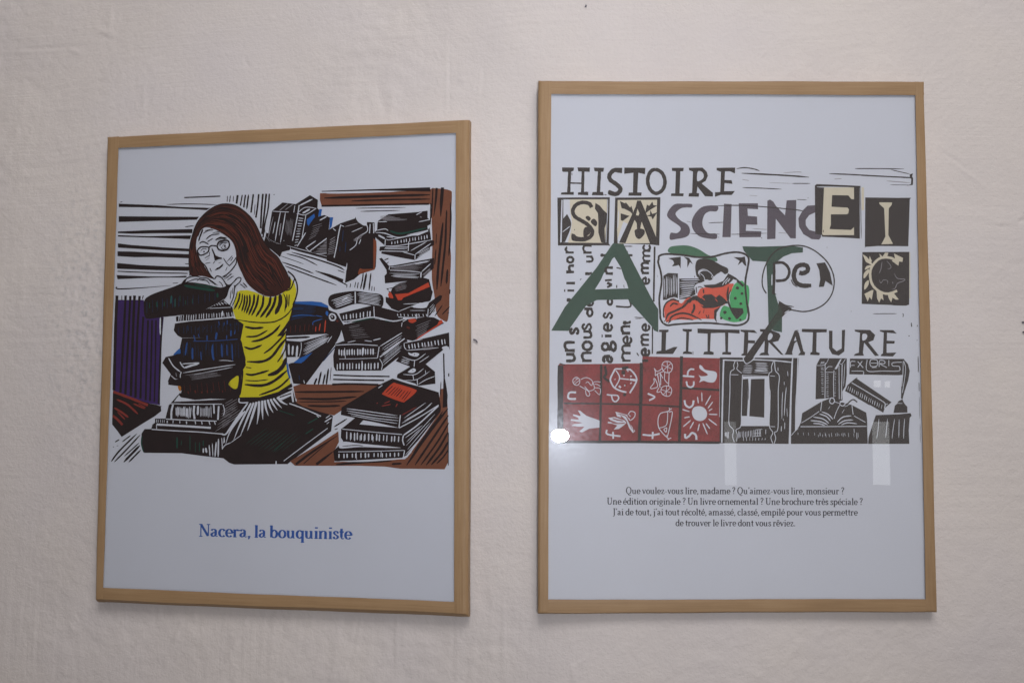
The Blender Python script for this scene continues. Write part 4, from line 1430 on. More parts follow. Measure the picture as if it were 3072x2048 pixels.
def parse(text):
    art = Art(); ox = oy = 0.0; sc = 1.0
    P = lambda tok: (ox + float(tok.split(',')[0]) / sc, oy + float(tok.split(',')[1]) / sc)
    rnd = random.Random(3)
    for line in text.split('\n'):
        tk = line.split()
        if not tk or tk[0] == '#': continue
        if tk[0] == '@': ox, oy, sc = float(tk[1]), float(tk[2]), float(tk[3]); continue
        if tk[0] == '!':
            hand(art, tk[1], ox + float(tk[2]) / sc, oy + float(tk[3]) / sc, float(tk[4]) / sc, float(tk[5]) / sc); continue
        k, kind = tk[0], tk[1]
        if kind == 'p': art.poly(k, [P(x) for x in tk[2:]])
        elif kind == 'b': art.poly(k, catmull([P(x) for x in tk[2:]], True, 4))
        elif kind in 'lta': art.stroke(k, kind, float(tk[2]) / sc, [P(x) for x in tk[3:]])
        elif kind == 'o':
            rr_, (cx_, cy_) = float(tk[2]) / sc, P(tk[3])
            art.poly(k, [(cx_ + rr_ * rnd.uniform(0.85, 1.15) * math.cos(i * math.pi / 5), cy_ + rr_ * rnd.uniform(0.85, 1.15) * math.sin(i * math.pi / 5)) for i in range(10)])
        elif kind == 'f':                       # a flow of short strokes between two guide lines
            w = float(tk[2]) / sc; n = int(tk[3]); cut = tk.index('|')
            ga = catmull([P(x) for x in tk[4:cut]]); gb = catmull([P(x) for x in tk[cut + 1:]])
            at = lambda g, u: (lambda i, q: tuple(g[i][j] + (g[min(i + 1, len(g) - 1)][j] - g[i][j]) * q for j in (0, 1)))(int(u * (len(g) - 1)), u * (len(g) - 1) % 1)
            for i in range(n):
                v_ = (i + rnd.random()) / n; u0 = rnd.uniform(0.0, 0.8); u1 = min(1.0, u0 + rnd.uniform(0.12, 0.34)); pts = []
                for q in range(6):
                    u = u0 + (u1 - u0) * q / 5; a, b = at(ga, u), at(gb, u); vv = v_ + rnd.uniform(-0.012, 0.012)
                    pts.append(tuple(a[j] + (b[j] - a[j]) * vv for j in (0, 1)))
                art.stroke(k, 't', w * rnd.uniform(0.6, 1.3), pts)
        elif kind == 'h':
            w = float(tk[2]) / sc; n = int(tk[3]); a, b, c, d = [P(x) for x in tk[4:8]]
            for i in range(n):
                f = i / max(n - 1, 1) + rnd.uniform(-0.18, 0.18) / n
                p = [a[j] + (c[j] - a[j]) * f for j in (0, 1)]; q = [b[j] + (d[j] - b[j]) * f for j in (0, 1)]
                e0, e1 = rnd.uniform(-0.05, 0.12), rnd.uniform(-0.05, 0.12)
                p2 = tuple(p[j] + (q[j] - p[j]) * e0 for j in (0, 1)); q2 = tuple(q[j] + (p[j] - q[j]) * e1 for j in (0, 1))
                art.stroke(k, 't', w * rnd.uniform(0.75, 1.15), [p2, q2])
    return art
# letter skeletons: x-height 1, y up; the first number is the weight of the stroke (0 = serif or hairline)
def arc(cx, cy, rx, ry, a0, a1, n=9):
    return [(cx + rx * math.cos(math.radians(a0 + (a1 - a0) * i / (n - 1))), cy + ry * math.sin(math.radians(a0 + (a1 - a0) * i / (n - 1)))) for i in range(n)]
def ser(x, y, w=0.2): return (0, [(x - w, y), (x + w, y)])
def sl(x, y): return (0, [(x - 0.2, y - 0.09), (x, y - 0.02)])
_e = [(1, [(0.13, 0.52)] + arc(0.45, 0.5, 0.33, 0.5, 0, 320, 13)), (0, [(0.12, 0.52), (0.78, 0.52)])]
_a = [(1, arc(0.36, 0.72, 0.24, 0.26, 165, 0, 6) + [(0.60, 0.2)] ), (0, [(0.60, 0.2), (0.68, 0.02), (0.84, 0.08)]), (1, [(0.60, 0.58), (0.3, 0.5), (0.13, 0.28), (0.28, 0.02), (0.60, 0.2)])]
GL = {
 'a': (0.9, _a), 'b': (0.98, [(1, [(0.2, 1.62), (0.2, 0.03)]), sl(0.2, 1.62), (1, [(0.2, 0.7)] + arc(0.5, 0.5, 0.32, 0.5, 100, -100, 9) + [(0.2, 0.18)])]),
 'c': (0.8, [(1, [(0.7, 0.76)] + arc(0.45, 0.5, 0.33, 0.5, 60, 320, 11))]), 'd': (1.0, [(1, [(0.78, 1.62), (0.78, 0.0)]), sl(0.78, 1.62), ser(0.86, 0.0, 0.1), (1, [(0.78, 0.78)] + arc(0.46, 0.5, 0.33, 0.5, 80, 280, 9) + [(0.78, 0.25)])]),
 'e': (0.86, _e), '\u00e9': (0.86, _e + [(0.6, [(0.42, 1.2), (0.62, 1.55)])]), '\u00e8': (0.86, _e + [(0.6, [(0.5, 1.2), (0.3, 1.55)])]), '\u00ea': (0.86, _e + [(0.4, [(0.2, 1.2), (0.43, 1.48), (0.66, 1.2)])]),
 'g': (0.92, [(1, arc(0.42, 0.66, 0.27, 0.34, 0, 360, 12)), (0.3, [(0.3, 0.34), (0.18, 0.18), (0.35, 0.08), (0.7, -0.02), (0.8, -0.22), (0.5, -0.48), (0.15, -0.38), (0.12, -0.18), (0.3, 0.02)]), (0, [(0.6, 0.9), (0.85, 0.98)])]),
 'h': (1.1, [(1, [(0.22, 1.62), (0.22, 0)]), sl(0.22, 1.62), ser(0.22, 0), (1, [(0.22, 0.7), (0.42, 0.95), (0.68, 0.97), (0.8, 0.75), (0.8, 0)]), ser(0.8, 0)]),
 'i': (0.52, [(1, [(0.26, 1.0), (0.26, 0)]), sl(0.26, 1.0), ser(0.26, 0), (1.25, [(0.26, 1.5), (0.26, 1.32)])]),
 'j': (0.5, [(1, [(0.28, 1.0), (0.28, -0.25)]), (0.5, [(0.28, -0.25), (0.16, -0.45), (-0.02, -0.4)]), sl(0.28, 1.0), (1.25, [(0.28, 1.5), (0.28, 1.32)])]),
 'l': (0.52, [(1, [(0.26, 1.62), (0.26, 0)]), sl(0.26, 1.62), ser(0.26, 0)]),
 'm': (1.62, [(1, [(0.22, 1.0), (0.22, 0)]), sl(0.22, 1.0), ser(0.22, 0), (1, [(0.22, 0.7), (0.42, 0.95), (0.64, 0.97), (0.77, 0.75), (0.77, 0)]), ser(0.77, 0), (1, [(0.77, 0.7), (0.97, 0.95), (1.19, 0.97), (1.32, 0.75), (1.32, 0)]), ser(1.34, 0)]),
 'n': (1.1, [(1, [(0.22, 1.0), (0.22, 0)]), sl(0.22, 1.0), ser(0.22, 0), (1, [(0.22, 0.7), (0.42, 0.95), (0.68, 0.97), (0.8, 0.75), (0.8, 0)]), ser(0.82, 0)]),
 'o': (0.92, [(1, arc(0.46, 0.5, 0.34, 0.5, 0, 360, 15))]),
 'p': (1.0, [(1, [(0.22, 1.0), (0.22, -0.5)]), sl(0.22, 1.0), ser(0.22, -0.5), (1, [(0.22, 0.72)] + arc(0.52, 0.5, 0.32, 0.5, 105, -100, 9) + [(0.22, 0.2)])]),
 'q': (1.0, [(1, [(0.78, 1.0), (0.78, -0.55)]), ser(0.78, -0.55), (1, [(0.78, 0.78)] + arc(0.46, 0.5, 0.33, 0.5, 80, 280, 9) + [(0.78, 0.25)])]),
 'r': (0.75, [(1, [(0.22, 1.0), (0.22, 0)]), sl(0.22, 1.0), ser(0.24, 0), (0.4, [(0.22, 0.66), (0.36, 0.9), (0.5, 0.98), (0.6, 0.9)]), (1.1, [(0.62, 0.95), (0.62, 0.78)])]),
 's': (0.72, [(0.9, [(0.6, 0.72), (0.5, 0.95), (0.3, 0.99), (0.16, 0.8), (0.28, 0.58), (0.5, 0.42), (0.6, 0.22), (0.42, 0.01), (0.2, 0.05), (0.12, 0.28)])]),
 't': (0.62, [(1, [(0.28, 1.35), (0.28, 0.2)]), (0.4, [(0.28, 0.2), (0.38, 0.0), (0.56, 0.08)]), (0, [(0.04, 0.97), (0.56, 0.97)]), (0, [(0.08, 0.88), (0.54, 0.88)])]),
 'u': (1.08, [(1, [(0.22, 0.98), (0.22, 0.3), (0.34, 0.03), (0.6, 0.05), (0.76, 0.3)]), (1, [(0.76, 0.98), (0.76, 0.02)]), sl(0.22, 1.0), sl(0.76, 1.0), ser(0.86, 0.0, 0.1)]),
 'v': (0.92, [(1, [(0.14, 0.98), (0.46, 0.02)]), (0.15, [(0.46, 0.02), (0.78, 0.98)]), ser(0.16, 0.98, 0.16), ser(0.78, 0.98, 0.13)]),
 'z': (0.82, [(0, [(0.14, 0.7), (0.16, 0.97), (0.7, 0.97)]), (0.8, [(0.68, 0.95), (0.14, 0.03)]), (0, [(0.14, 0.03), (0.72, 0.03), (0.74, 0.3)])]),
 'f': (0.6, [(1, [(0.55, 1.5), (0.4, 1.6), (0.28, 1.4), (0.28, 0)]), (0, [(0.06, 0.97), (0.54, 0.97)])]),
 'J': (0.72, [(1, [(0.42, 1.6), (0.42, 0.0)]), (0.6, [(0.42, 0.0), (0.3, -0.28), (0.08, -0.3)]), ser(0.42, 1.6, 0.26)]),
 'Q': (1.42, [(1, arc(0.68, 0.8, 0.54, 0.83, 0, 360, 19)), (0.7, [(0.62, 0.0), (0.7, -0.3), (1.0, -0.4), (1.2, -0.25)])]),
 'U': (1.36, [(1, [(0.3, 1.6), (0.3, 0.5), (0.46, 0.06), (0.8, 0.02), (1.02, 0.3)]), (0.1, [(1.06, 1.6), (1.06, 0.5), (0.98, 0.2)]), ser(0.3, 1.6, 0.24), ser(1.06, 1.6, 0.2)]),
 'N': (1.32, [(0.1, [(0.22, 1.6), (0.22, 0.02)]), (1.1, [(0.24, 1.58), (1.04, 0.06)]), (0.1, [(1.08, 1.6), (1.08, 0.05)]), ser(0.2, 1.6, 0.2), ser(1.08, 1.6, 0.2), ser(0.22, 0.0)]),
 '?': (0.8, [(0.8, [(0.16, 1.3), (0.3, 1.6), (0.56, 1.58), (0.66, 1.3), (0.5, 1.0), (0.38, 0.78), (0.38, 0.45)]), (1.2, [(0.38, 0.18), (0.38, 0.0)])]),
 ',': (0.42, [(1.2, [(0.2, 0.17), (0.22, 0.0)]), (0.4, [(0.26, 0.02), (0.14, -0.26)])]), '.': (0.42, [(1.2, [(0.2, 0.18), (0.2, 0.0)])]),
 "'": (0.36, [(1.0, [(0.2, 1.62), (0.2, 1.45)]), (0.4, [(0.22, 1.45), (0.12, 1.25)])]), '-': (0.66, [(0.05, [(0.1, 0.5), (0.54, 0.5)])]), ' ': (0.36, [])}
def nib(art, k, pts, to, hair, stem, weight):
    q = catmull(pts, False, 3) if len(pts) > 2 else pts
    ws = []
    for i in range(len(q)):
        a = q[max(i - 1, 0)]; b = q[min(i + 1, len(q) - 1)]
        dx, dy = abs(b[0] - a[0]), abs(b[1] - a[1]); l = math.hypot(dx, dy) or 1
        f = (dy / l) ** 1.6
        ws.append((hair + (stem - hair) * weight * f) / 2)
    V, Fc = ribbon([(x, y) for x, y in q], ws)
    art.add(k, [to(*v) for v in V], Fc)
def text_line(art, k, s, x0, y0, x1, y1, xh, hair, stem, track=0.0):
    tot = sum(GL[c][0] + track for c in s) - track
    L = math.hypot(x1 - x0, y1 - y0); u = ((x1 - x0) / L, (y1 - y0) / L); sx_ = L / tot
    x = 0.0
    for c in s:
        adv, st = GL[c]
        to = lambda a, b, x=x: (x0 + u[0] * (x + a) * sx_ + u[1] * b * xh, y0 + u[1] * (x + a) * sx_ - u[0] * b * xh)
        for wgt, pts in st:
            nib(art, k, pts, to, hair / xh, stem / xh, wgt)
        x += adv + track
def hand(art, c, bx, by, size, w):       # hand-cut letter lying on its side, read upwards
    adv, st = GL[c]; w *= 1.15
    xh = size * 1.1 * (0.62 if c in 'lhtd' else 1.0)
    if c == 'i': xh = size * 0.9
    sx_ = size / (0.62 if c not in 'lit' else 0.62)
    if c in 'lit': sx_ = size
    if c == 'm': sx_ = size * 1.42
    if c == 'm' and size > 21: sx_ = size * 1.87
    jit = random.Random(int(bx * 7 + by))
    for wgt, pts in st:
        if wgt == 0 and c not in 'te': continue
        q = catmull(pts, False, 3) if len(pts) > 2 else pts
        q2 = [(bx - y * xh, by - x * sx_ * 0.95) for x, y in q]
        n = len(q2)
        V, Fc = ribbon(q2, [w / 2 * 1.3 * jit.uniform(0.8, 1.2) for _ in range(n)])
        art.add('K', V, Fc)
STEP = 0.000006
def build_print(name, art, plane, off, parent, area_step=STEP):
    verts = []; faces = []; mi = []; used = []
    boxes = []; used_i = {}
    for k, V, Fc in art.shapes:
        P2 = [plane.px(x, y, off) for x, y in V]
        xs = [p[0] for p in P2]; ys = [p[1] for p in P2]
        bb = (min(xs), max(xs), min(ys), max(ys))
        lv = 0
        for (c, l) in boxes:
            if l >= lv and not (c[1] < bb[0] or c[0] > bb[1] or c[3] < bb[2] or c[2] > bb[3]): lv = l + 1
        boxes.append((bb, lv))
        if k not in used_i: used_i[k] = len(used); used.append(MATS[k])
        base = len(verts); z = off + (lv + 1) * area_step
        verts += [(p[0], p[1], z) for p in P2]
        for f in Fc: faces.append(tuple(base + i for i in f)); mi.append(used_i[k])
    print(name, 'shapes', len(art.shapes), 'levels', max(l for _, l in boxes))
    o = mesh_obj(name, verts, faces, used, parent, mi)
    # all faces look out of the print
    me = o.data; flip = [p.index for p in me.polygons if p.normal.z < 0]
    import bmesh
    bm = bmesh.new(); bm.from_mesh(me); bm.faces.ensure_lookup_table()
    bmesh.ops.reverse_faces(bm, faces=[bm.faces[i] for i in flip]); bm.to_mesh(me); bm.free()
    return o
# ------------------------------------------------------------------ the framed prints
def framed(plane, outer, inner, cham, label, art, captions):
    root = bpy.data.objects.new('framed_print', None); C.objects.link(root); root.empty_display_size = 0.1
    root.matrix_world = plane.matrix(); root['label'] = label; root['category'] = 'framed print'; root['group'] = 'framed prints hanging on the wall'
    O = [plane.px(*p, 0.0003) for p in outer]; I = [plane.px(*p, 0.0003) for p in inner]     # TL TR BR BL
    zf = 0.0005
    sides = ((0, 1, cham['t']), (3, 2, cham['b']), (0, 3, cham['l']), (1, 2, cham['r'])); O2 = [Vector(q) for q in O]; ctr = sum(O2, Vector((0, 0))) / 4
    def bar(i, j, mt, z0, ch, name='tape_strip', ext=0.0):
        a, b = Vector(O[i]), Vector(O[j]); ia, ib = Vector(I[i]), Vector(I[j])
        d = (b - a).normalized(); nrm = Vector((-d.y, d.x))
        if (ia - a).dot(nrm) < 0: nrm = -nrm
        L = (b - a).length; n = 40; V = []; Fc = []
        rr = random.Random(i * 10 + j + int(1000 * abs(plane.c.x))); ph = [rr.uniform(0, 6.28) for _ in range(4)]
        near = [0.0, 0.0012, 0.0024, 0.0036, 0.0048, 0.0060]
        stops = near + [0.0075 + (L - 0.015) * q / 34 for q in range(35)] + [L - q for q in near[::-1]]; n = len(stops) - 1
        for k, s_ in enumerate(stops):
            p = a + d * s_
            t_ = ((s_) - (ia - a).dot(d)) / max((ib - ia).dot(d), 1e-6)
            wi = (ia - a).dot(nrm) + ((ib - a).dot(nrm) - (ia - a).dot(nrm)) * t_
            e = 0.00025 * math.sin(9 * k / n + ph[0]) + 0.00015 * math.sin(31 * k / n + ph[1])
            wi += 0.00022 * math.sin(12 * k / n + ph[2]) + 0.0001 * math.sin(47 * k / n + ph[3])
            cw, cd = ch
            cw2 = cw * (1 + 0.10 * math.sin(7 * k / n + ph[1]))
            sec = [(e, -THICK), (e, z0 - cd), (e + 0.35 * cw2, z0 - 0.45 * cd), (e + cw2, z0 - 0.00008), (e + cw2 + 0.0008, z0 + 0.00004 * math.sin(21 * k / n)), (wi - 0.0006, z0), (wi, z0 - 0.00012), (wi, 0.00002)]
            for (q, z) in sec:
                pp = p + nrm * q
                for e0, e1, (cw_, cd_) in sides:
                    if e0 == i and e1 == j: continue
                    dd = (O2[e1] - O2[e0]).normalized(); nn = Vector((-dd.y, dd.x))
                    if (ctr - O2[e0]).dot(nn) < 0: nn = -nn
                    ds = (pp - O2[e0]).dot(nn)
                    if ds < cw_ and z > -THICK + 0.001: z = min(z, z0 - cd_ * (1 - max(ds, 0) / cw_) ** 1.3)
                V.append((pp.x, pp.y, z))
        m_ = 8
        for k in range(n):
            for q in range(m_ - 1):
                A = k * m_ + q; Fc.append((A, A + 1, A + m_ + 1, A + m_))
        Fc.append(tuple(range(m_))); Fc.append(tuple(n * m_ + q for q in range(m_)))
        o = mesh_obj(name, V, Fc, [mt], root)
        import bmesh
        bm = bmesh.new(); bm.from_mesh(o.data); bmesh.ops.recalc_face_normals(bm, faces=bm.faces[:]); bm.to_mesh(o.data); bm.free()
        o.data.polygons.foreach_set('use_smooth', [len(p.vertices) == 4 for p in o.data.polygons])
        try: o.data.set_sharp_from_angle(angle=math.radians(28))
        except Exception: pass
        return o
    bar(0, 1, M_KH, zf, cham['t']); bar(3, 2, M_KH, zf, cham['b'])
    bar(0, 3, M_KV, zf + 0.00025, cham['l']); bar(1, 2, M_KV, zf + 0.00025, cham['r'])
    xs = [p[0] for p in O]; ys = [p[1] for p in O]; e = 0.0022
    x0, x1, y0, y1 = max(xs[0], xs[3]) + e, min(xs[1], xs[2]) - e, max(ys[2], ys[3]) + e, min(ys[0], ys[1]) - e
    gx0, gx1 = min(I[0][0], I[3][0]) - 0.004, max(I[1][0], I[2][0]) + 0.004; gy0, gy1 = min(I[2][1], I[3][1]) - 0.004, max(I[0][1], I[1][1]) + 0.004
    gx0, gx1, gy0, gy1 = max(gx0, x0), min(gx1, x1), max(gy0, y0), min(gy1, y1)
    ch_b = max(cham['b'][1], cham['r'][1]) + 0.0006
    box('backing_board', x0, x1, y0, y1, -THICK + 0.0005, -max(0.0028, ch_b), M_BOARD, root)
    box('glass_pane', gx0, gx1, gy0, gy1, -0.0015, -0.00005, M_GLASS, root)
    sh = box('paper_sheet', gx0, gx1, gy0, gy1, -0.0024, -0.0022, M_PAPER, root)
    build_print('illustration', art, plane, -0.0022, sh)
    for nm, ca in captions: build_print(nm, ca, plane, -0.0022, sh)
    return root
ART_L = parse(LEFT); ART_R = parse(RIGHT)
capL = Art(); text_line(capL, 'BL', "Nacera, la bouquiniste", 596.5, 1607.5, 1055.5, 1616, 22.5, 2.6, 6.6)
capR = Art()
for s_, a_ in (("Que voulez-vous lire, madame ? Qu'aimez-vous lire, monsieur ?", (1877.5, 1480.3, 2533, 1481.3)),
               ("Une \u00e9dition originale ? Un livre ornemental ? Une brochure tr\u00e8s sp\u00e9ciale ?", (1820.5, 1512.0, 2588.5, 1513.3)),
               ("J'ai de tout, j'ai tout r\u00e9colt\u00e9, amass\u00e9, class\u00e9, empil\u00e9 pour vous permettre", (1837.5, 1544.0, 2573, 1545.0)),
               ("de trouver le livre dont vous r\u00eaviez.", (2026.5, 1576.5, 2386.5, 1577.3))):
    text_line(capR, 'TX', s_, *a_, 12.3, 1.6, 3.2, 0.03)
framed(PL, [(322.5, 411.5), (1407.5, 359.5), (1404.0, 1853.0), (286.0, 1808.0)], [(355.7, 444.4), (1368.3, 399.4), (1361.7, 1804.2), (308.8, 1762.4)],
       {'t': (0.0012, 0.0010), 'l': (0.0015, 0.0012), 'r': (0.0040, 0.0032), 'b': (0.0046, 0.0070)},
       'framed linocut of a woman in a yellow shirt among stacks of books', ART_L, [('title', capL)])
framed(PR, [(1615.5, 243.0), (2772.0, 245.5), (2811.5, 1836.0), (1614.5, 1841.0)], [(1654, 282.3), (2745.4, 285.5), (2777.3, 1795.7), (1643.8, 1798)],
       {'t': (0.0012, 0.0010), 'l': (0.0024, 0.0022), 'r': (0.0012, 0.0010), 'b': (0.0016, 0.0030)},
       'framed print of lettering and small pictures above a four-line text in French', ART_R, [('caption', capR)])
# ------------------------------------------------------------------ the wall
def plane_y(pl, x):              # y of the wall behind a print at world x, level with the print's centre
    o = cam_to_world(pl.c); n = cam_dir(pl.n); n.z = 0; n.normalize()
    o = o - n * (THICK + 0.0025)
    return o.y - (x - o.x) * n.x / n.y
def wall_base(x):
    a, b = plane_y(PL, x), plane_y(PR, x); k = 0.012
    h = max(k - abs(a - b), 0) / k
    return max(a, b) + h * h * k * 0.25
def spaced(a, b, c, d, fine, coarse):
    r = []; x = a
    while x < b: r.append(x); x += coarse
    x = b
    while x < c: r.append(x); x += fine
    x = c
    while x <= d: r.append(x); x += coarse
    return r
def wpx(X, Y):                   # picture point -> world x, z on the wall
    d = cam_dir(((X - W / 2) / F, -(Y - H / 2) / F, -1.0)); t_ = 1.15
    for _ in range(6):
        x = d.x * t_; t_ = wall_base(x) / d.y
    return d.x * t_, CAMZ + d.z * t_
MARKS = []                       # (x, z, rx, rz, angle, height)
def mark(X, Y, lx, ly, ang, h):
    x, z = wpx(X, Y); s_ = 1.17 / F; MARKS.append((x, z, lx * s_, ly * s_, math.radians(ang), h))
mark(130, 145, 95, 5, 2, -0.0012); mark(130, 153, 80, 5, 2, 0.0006); mark(225, 155, 30, 6, 25, 0.0012)
mark(310, 95, 30, 8, 20, 0.0010); mark(325, 115, 28, 6, 20, -0.0010); mark(330, 60, 10, 50, 0, 0.0008)
mark(430, 300, 4, 60, 0, 0.0007); mark(480, 165, 22, 4, -15, -0.0010); mark(740, 190, 4, 16, -25, -0.0009)
mark(1340, 220, 3, 120, 0, 0.0008); mark(1346, 220, 3, 120, 0, -0.0006); mark(1446, 250, 3, 45, 2, -0.0011); mark(1441, 250, 3, 45, 2, 0.0006)
mark(1895, 110, 2, 130, 2, -0.0008); mark(1388, 240, 7, 7, 0, 0.0012); mark(815, 55, 9, 5, 20, 0.0010)
mark(2860, 480, 60, 5, 38, -0.0010); mark(2900, 520, 60, 5, 38, 0.0010); mark(2835, 455, 40, 4, 30, 0.0007); mark(2850, 560, 70, 4, 40, -0.0006)
mark(3000, 670, 30, 4, 5, 0.0008); mark(2995, 900, 20, 4, 5, -0.0008); mark(2825, 620, 18, 4, 20, 0.0008); mark(3010, 680, 20, 3, 0, -0.0006)
mark(1000, 1990, 20, 50, 10, 0.0009); mark(1190, 1930, 4, 80, 0, 0.0008); mark(1370, 1900, 3, 120, 0, 0.0006); mark(1510, 1900, 3, 100, 0, 0.0007)
mark(1080, 1880, 4, 60, 8, 0.0008); mark(1720, 2020, 6, 18, 0, 0.0014); mark(1735, 1990, 20, 5, -40, 0.0009); mark(1890, 1960, 40, 3, 50, -0.0006)
mark(215, 1880, 18, 3, 55, 0.0012); mark(235, 1850, 20, 3, 60, -0.0009); mark(1427, 1022, 6, 3, 40, -0.0015); mark(1560, 1012, 5, 4, 0, 0.0012)
mark(2700, 1880, 8, 4, 30, 0.0012); mark(175, 455, 5, 4, 0, -0.0014); mark(197, 452, 4, 3, 0, -0.0012); mark(60, 985, 26, 2, 30, -0.0010)
mark(530, 1905, 6, 70, 20, 0.0007); mark(700, 1940, 6, 80, 25, 0.0007); mark(400, 1960, 6, 80, 25, 0.0006)
rm = random.Random(11)
for _ in range(26): mark(rm.uniform(0, 3072), rm.uniform(0, 2048), rm.uniform(3, 8), rm.uniform(3, 6), rm.uniform(0, 90), rm.choice((-1, 1)) * rm.uniform(0.0004, 0.0009))
CELL = {}
for mk in MARKS:
    r = max(mk[2], mk[3]) * 2.6
    for gx in range(int(math.floor((mk[0] - r) / 0.05)), int(math.floor((mk[0] + r) / 0.05)) + 1):
        for gz in range(int(math.floor((mk[1] - r) / 0.05)), int(math.floor((mk[1] + r) / 0.05)) + 1):
            CELL.setdefault((gx, gz), []).append(mk)
xs = spaced(-1.9, -0.72, 0.66, 1.9, 0.0022, 0.04); zs = spaced(0.55, 1.5 - 0.40, 1.5 + 0.62, 2.9, 0.0022, 0.04)
lx, lz = wpx(262, 960)
verts = []
for z in zs:
    for x in xs:
        p = Vector((x, 0, z))
        h = 0.0030 * noise.noise(p * 2.3) + 0.0011 * noise.noise(p * 9.0)
        if -0.75 < x < 0.69 and 1.05 < z < 2.15:
            top = min(max((z - 1.28) / 0.12, 0), 1)
            hs = noise.noise(Vector((x * 9, 3.3, z * 170 + 4 * noise.noise(p * 4)))) * top
            vs = noise.noise(Vector((x * 190 + 5 * noise.noise(p * 5), 7.7, z * 11))) * (1 - top)
            dg = noise.noise(Vector(((x + z) * 60, 1.1, (x - z) * 190))) * max(0.0, noise.noise(p * 3.1 + Vector((5, 5, 5))) + 0.1)
            pm = min(1.0, max(0.0, noise.noise(p * 8.5 + Vector((4, 4, 1))) * 2.2 + 0.35)); lm = max(0.0, noise.noise(p * 3.7 + Vector((1, 8, 3))) + 0.22)
            wp = p + Vector((noise.noise(p * 13), 0, noise.noise(p * 13 + Vector((3, 3, 3))))) * 0.012
            h += (0.00032 * hs + 0.00046 * vs) * pm + 0.00060 * dg + 0.0013 * noise.noise(wp * 22) * lm + 0.0011 * noise.noise(wp * 70) * lm + 0.00026 * noise.noise(p * 210) * (lm + 0.35)
            rg = noise.noise(wp * 9.0 + Vector((2, 6, 2))); h += 0.0005 * math.exp(-(rg / 0.035) ** 2) * max(0.0, noise.noise(p * 5.1 + Vector((7, 1, 5))))   # trowel ridges
            d2 = ((x - lx) / 0.045) ** 2 + ((z - lz) / 0.17) ** 2
            if d2 < 4: h += 0.00080 * math.exp(-d2) * noise.noise(p * 150) + 0.00045 * math.exp(-d2) * noise.noise(p * 330)
            d3 = max(0.0, noise.noise(p * 4.7 + Vector((9, 2, 4))))
            h += 0.00075 * d3 * noise.noise(p * 110)
            for mk in CELL.get((int(math.floor(x / 0.05)), int(math.floor(z / 0.05))), ()):
                dx, dz = x - mk[0], z - mk[1]; ca, sa = math.cos(mk[4]), math.sin(mk[4])
                a_ = (dx * ca - dz * sa) / mk[2]; b_ = (dx * sa + dz * ca) / mk[3]; q = a_ * a_ + b_ * b_
                if q < 6: h += mk[5] * 0.9 * math.exp(-q)
        verts.append((x, wall_base(x) - h * (0.35 if abs(h) > 0.0022 else 1) , z))
nx = len(xs)
faces = [(j * nx + i, j * nx + i + 1, (j + 1) * nx + i + 1, (j + 1) * nx + i) for j in range(len(zs) - 1) for i in range(nx - 1)]
mw, t, b = mat('painted_plaster')
v = mapped(t, (1, 1, 1)); big = noise_n(t, v, 2.2, 3.0); mid = noise_n(t, v, 14.0, 4.0); fine = noise_n(t, v, 260.0, 4.0, 0.7)
s = mth(t, 'MULTIPLY_ADD', big, 0.45, mth(t, 'MULTIPLY_ADD', mid, 0.35, mth(t, 'MULTIPLY', fine, 0.20)))
wcol = ramp(t, s, [(0.36, (0.645, 0.592, 0.582)), (0.64, (0.718, 0.658, 0.630))])
warm = mixc(t, mth(t, 'MULTIPLY', ramp(t, noise_n(t, mapped(t, (1, 1, 1), loc=(3, 1, 7)), 5.0, 3.0), [(0.45, (0, 0, 0)), (0.7, (1, 1, 1))]), 0.35), wcol, (0.678, 0.630, 0.656))
gx = t.nodes.new('ShaderNodeTexGradient'); gx.gradient_type = 'SPHERICAL'
_mp = t.nodes.new('ShaderNodeMapping'); _tc = t.nodes.new('ShaderNodeTexCoord'); t.links.new(_tc.outputs['Object'], _mp.inputs[0])
_mp.inputs['Scale'].default_value = (1 / 0.085, 0.0, 1 / 0.27); _mp.inputs['Location'].default_value = (-lx / 0.085, 0.0, -lz / 0.27)
t.links.new(_mp.outputs[0], gx.inputs[0])
grime = mth(t, 'MULTIPLY', gx.outputs['Fac'], ramp(t, noise_n(t, v, 130.0, 4.0, 0.75), [(0.50, (0, 0, 0)), (0.66, (1, 1, 1))]))   # a patch of rough grey plaster showing through
warm = mixc(t, mth(t, 'MULTIPLY', grime, 0.75), warm, (0.44, 0.43, 0.45))
t.links.new(warm, b.inputs['Base Color'])
b.inputs['Roughness'].default_value = 0.55; b.inputs['Specular IOR Level'].default_value = 0.3
st1 = noise_n(t, mapped(t, (6, 6, 300), rot=(0, math.radians(3), 0)), 1.0, 4.0, 0.6); st2 = noise_n(t, mapped(t, (280, 280, 8), rot=(0, math.radians(-3), 0)), 1.0, 4.0, 0.6)
sep = t.nodes.new('ShaderNodeSeparateXYZ'); t.links.new(mapped(t, (1, 1, 1)), sep.inputs[0])
sel = N(t, 'ShaderNodeMapRange'); sel.inputs['From Min'].default_value = 1.15; sel.inputs['From Max'].default_value = 1.6
t.links.new(mth(t, 'ADD', sep.outputs['Z'], mth(t, 'MULTIPLY_ADD', noise_n(t, v, 3.0, 2.0), 1.0, -0.5)), sel.inputs['Value'])
hmix = mth(t, 'ADD', mth(t, 'MULTIPLY', st1, sel.outputs[0]), mth(t, 'MULTIPLY', st2, mth(t, 'SUBTRACT', 1.0, sel.outputs[0])))
patch = ramp(t, noise_n(t, mapped(t, (1, 1, 1), loc=(9, 2, 4)), 9.0, 2.0), [(0.40, (0.12, 0.12, 0.12)), (0.62, (1, 1, 1))])
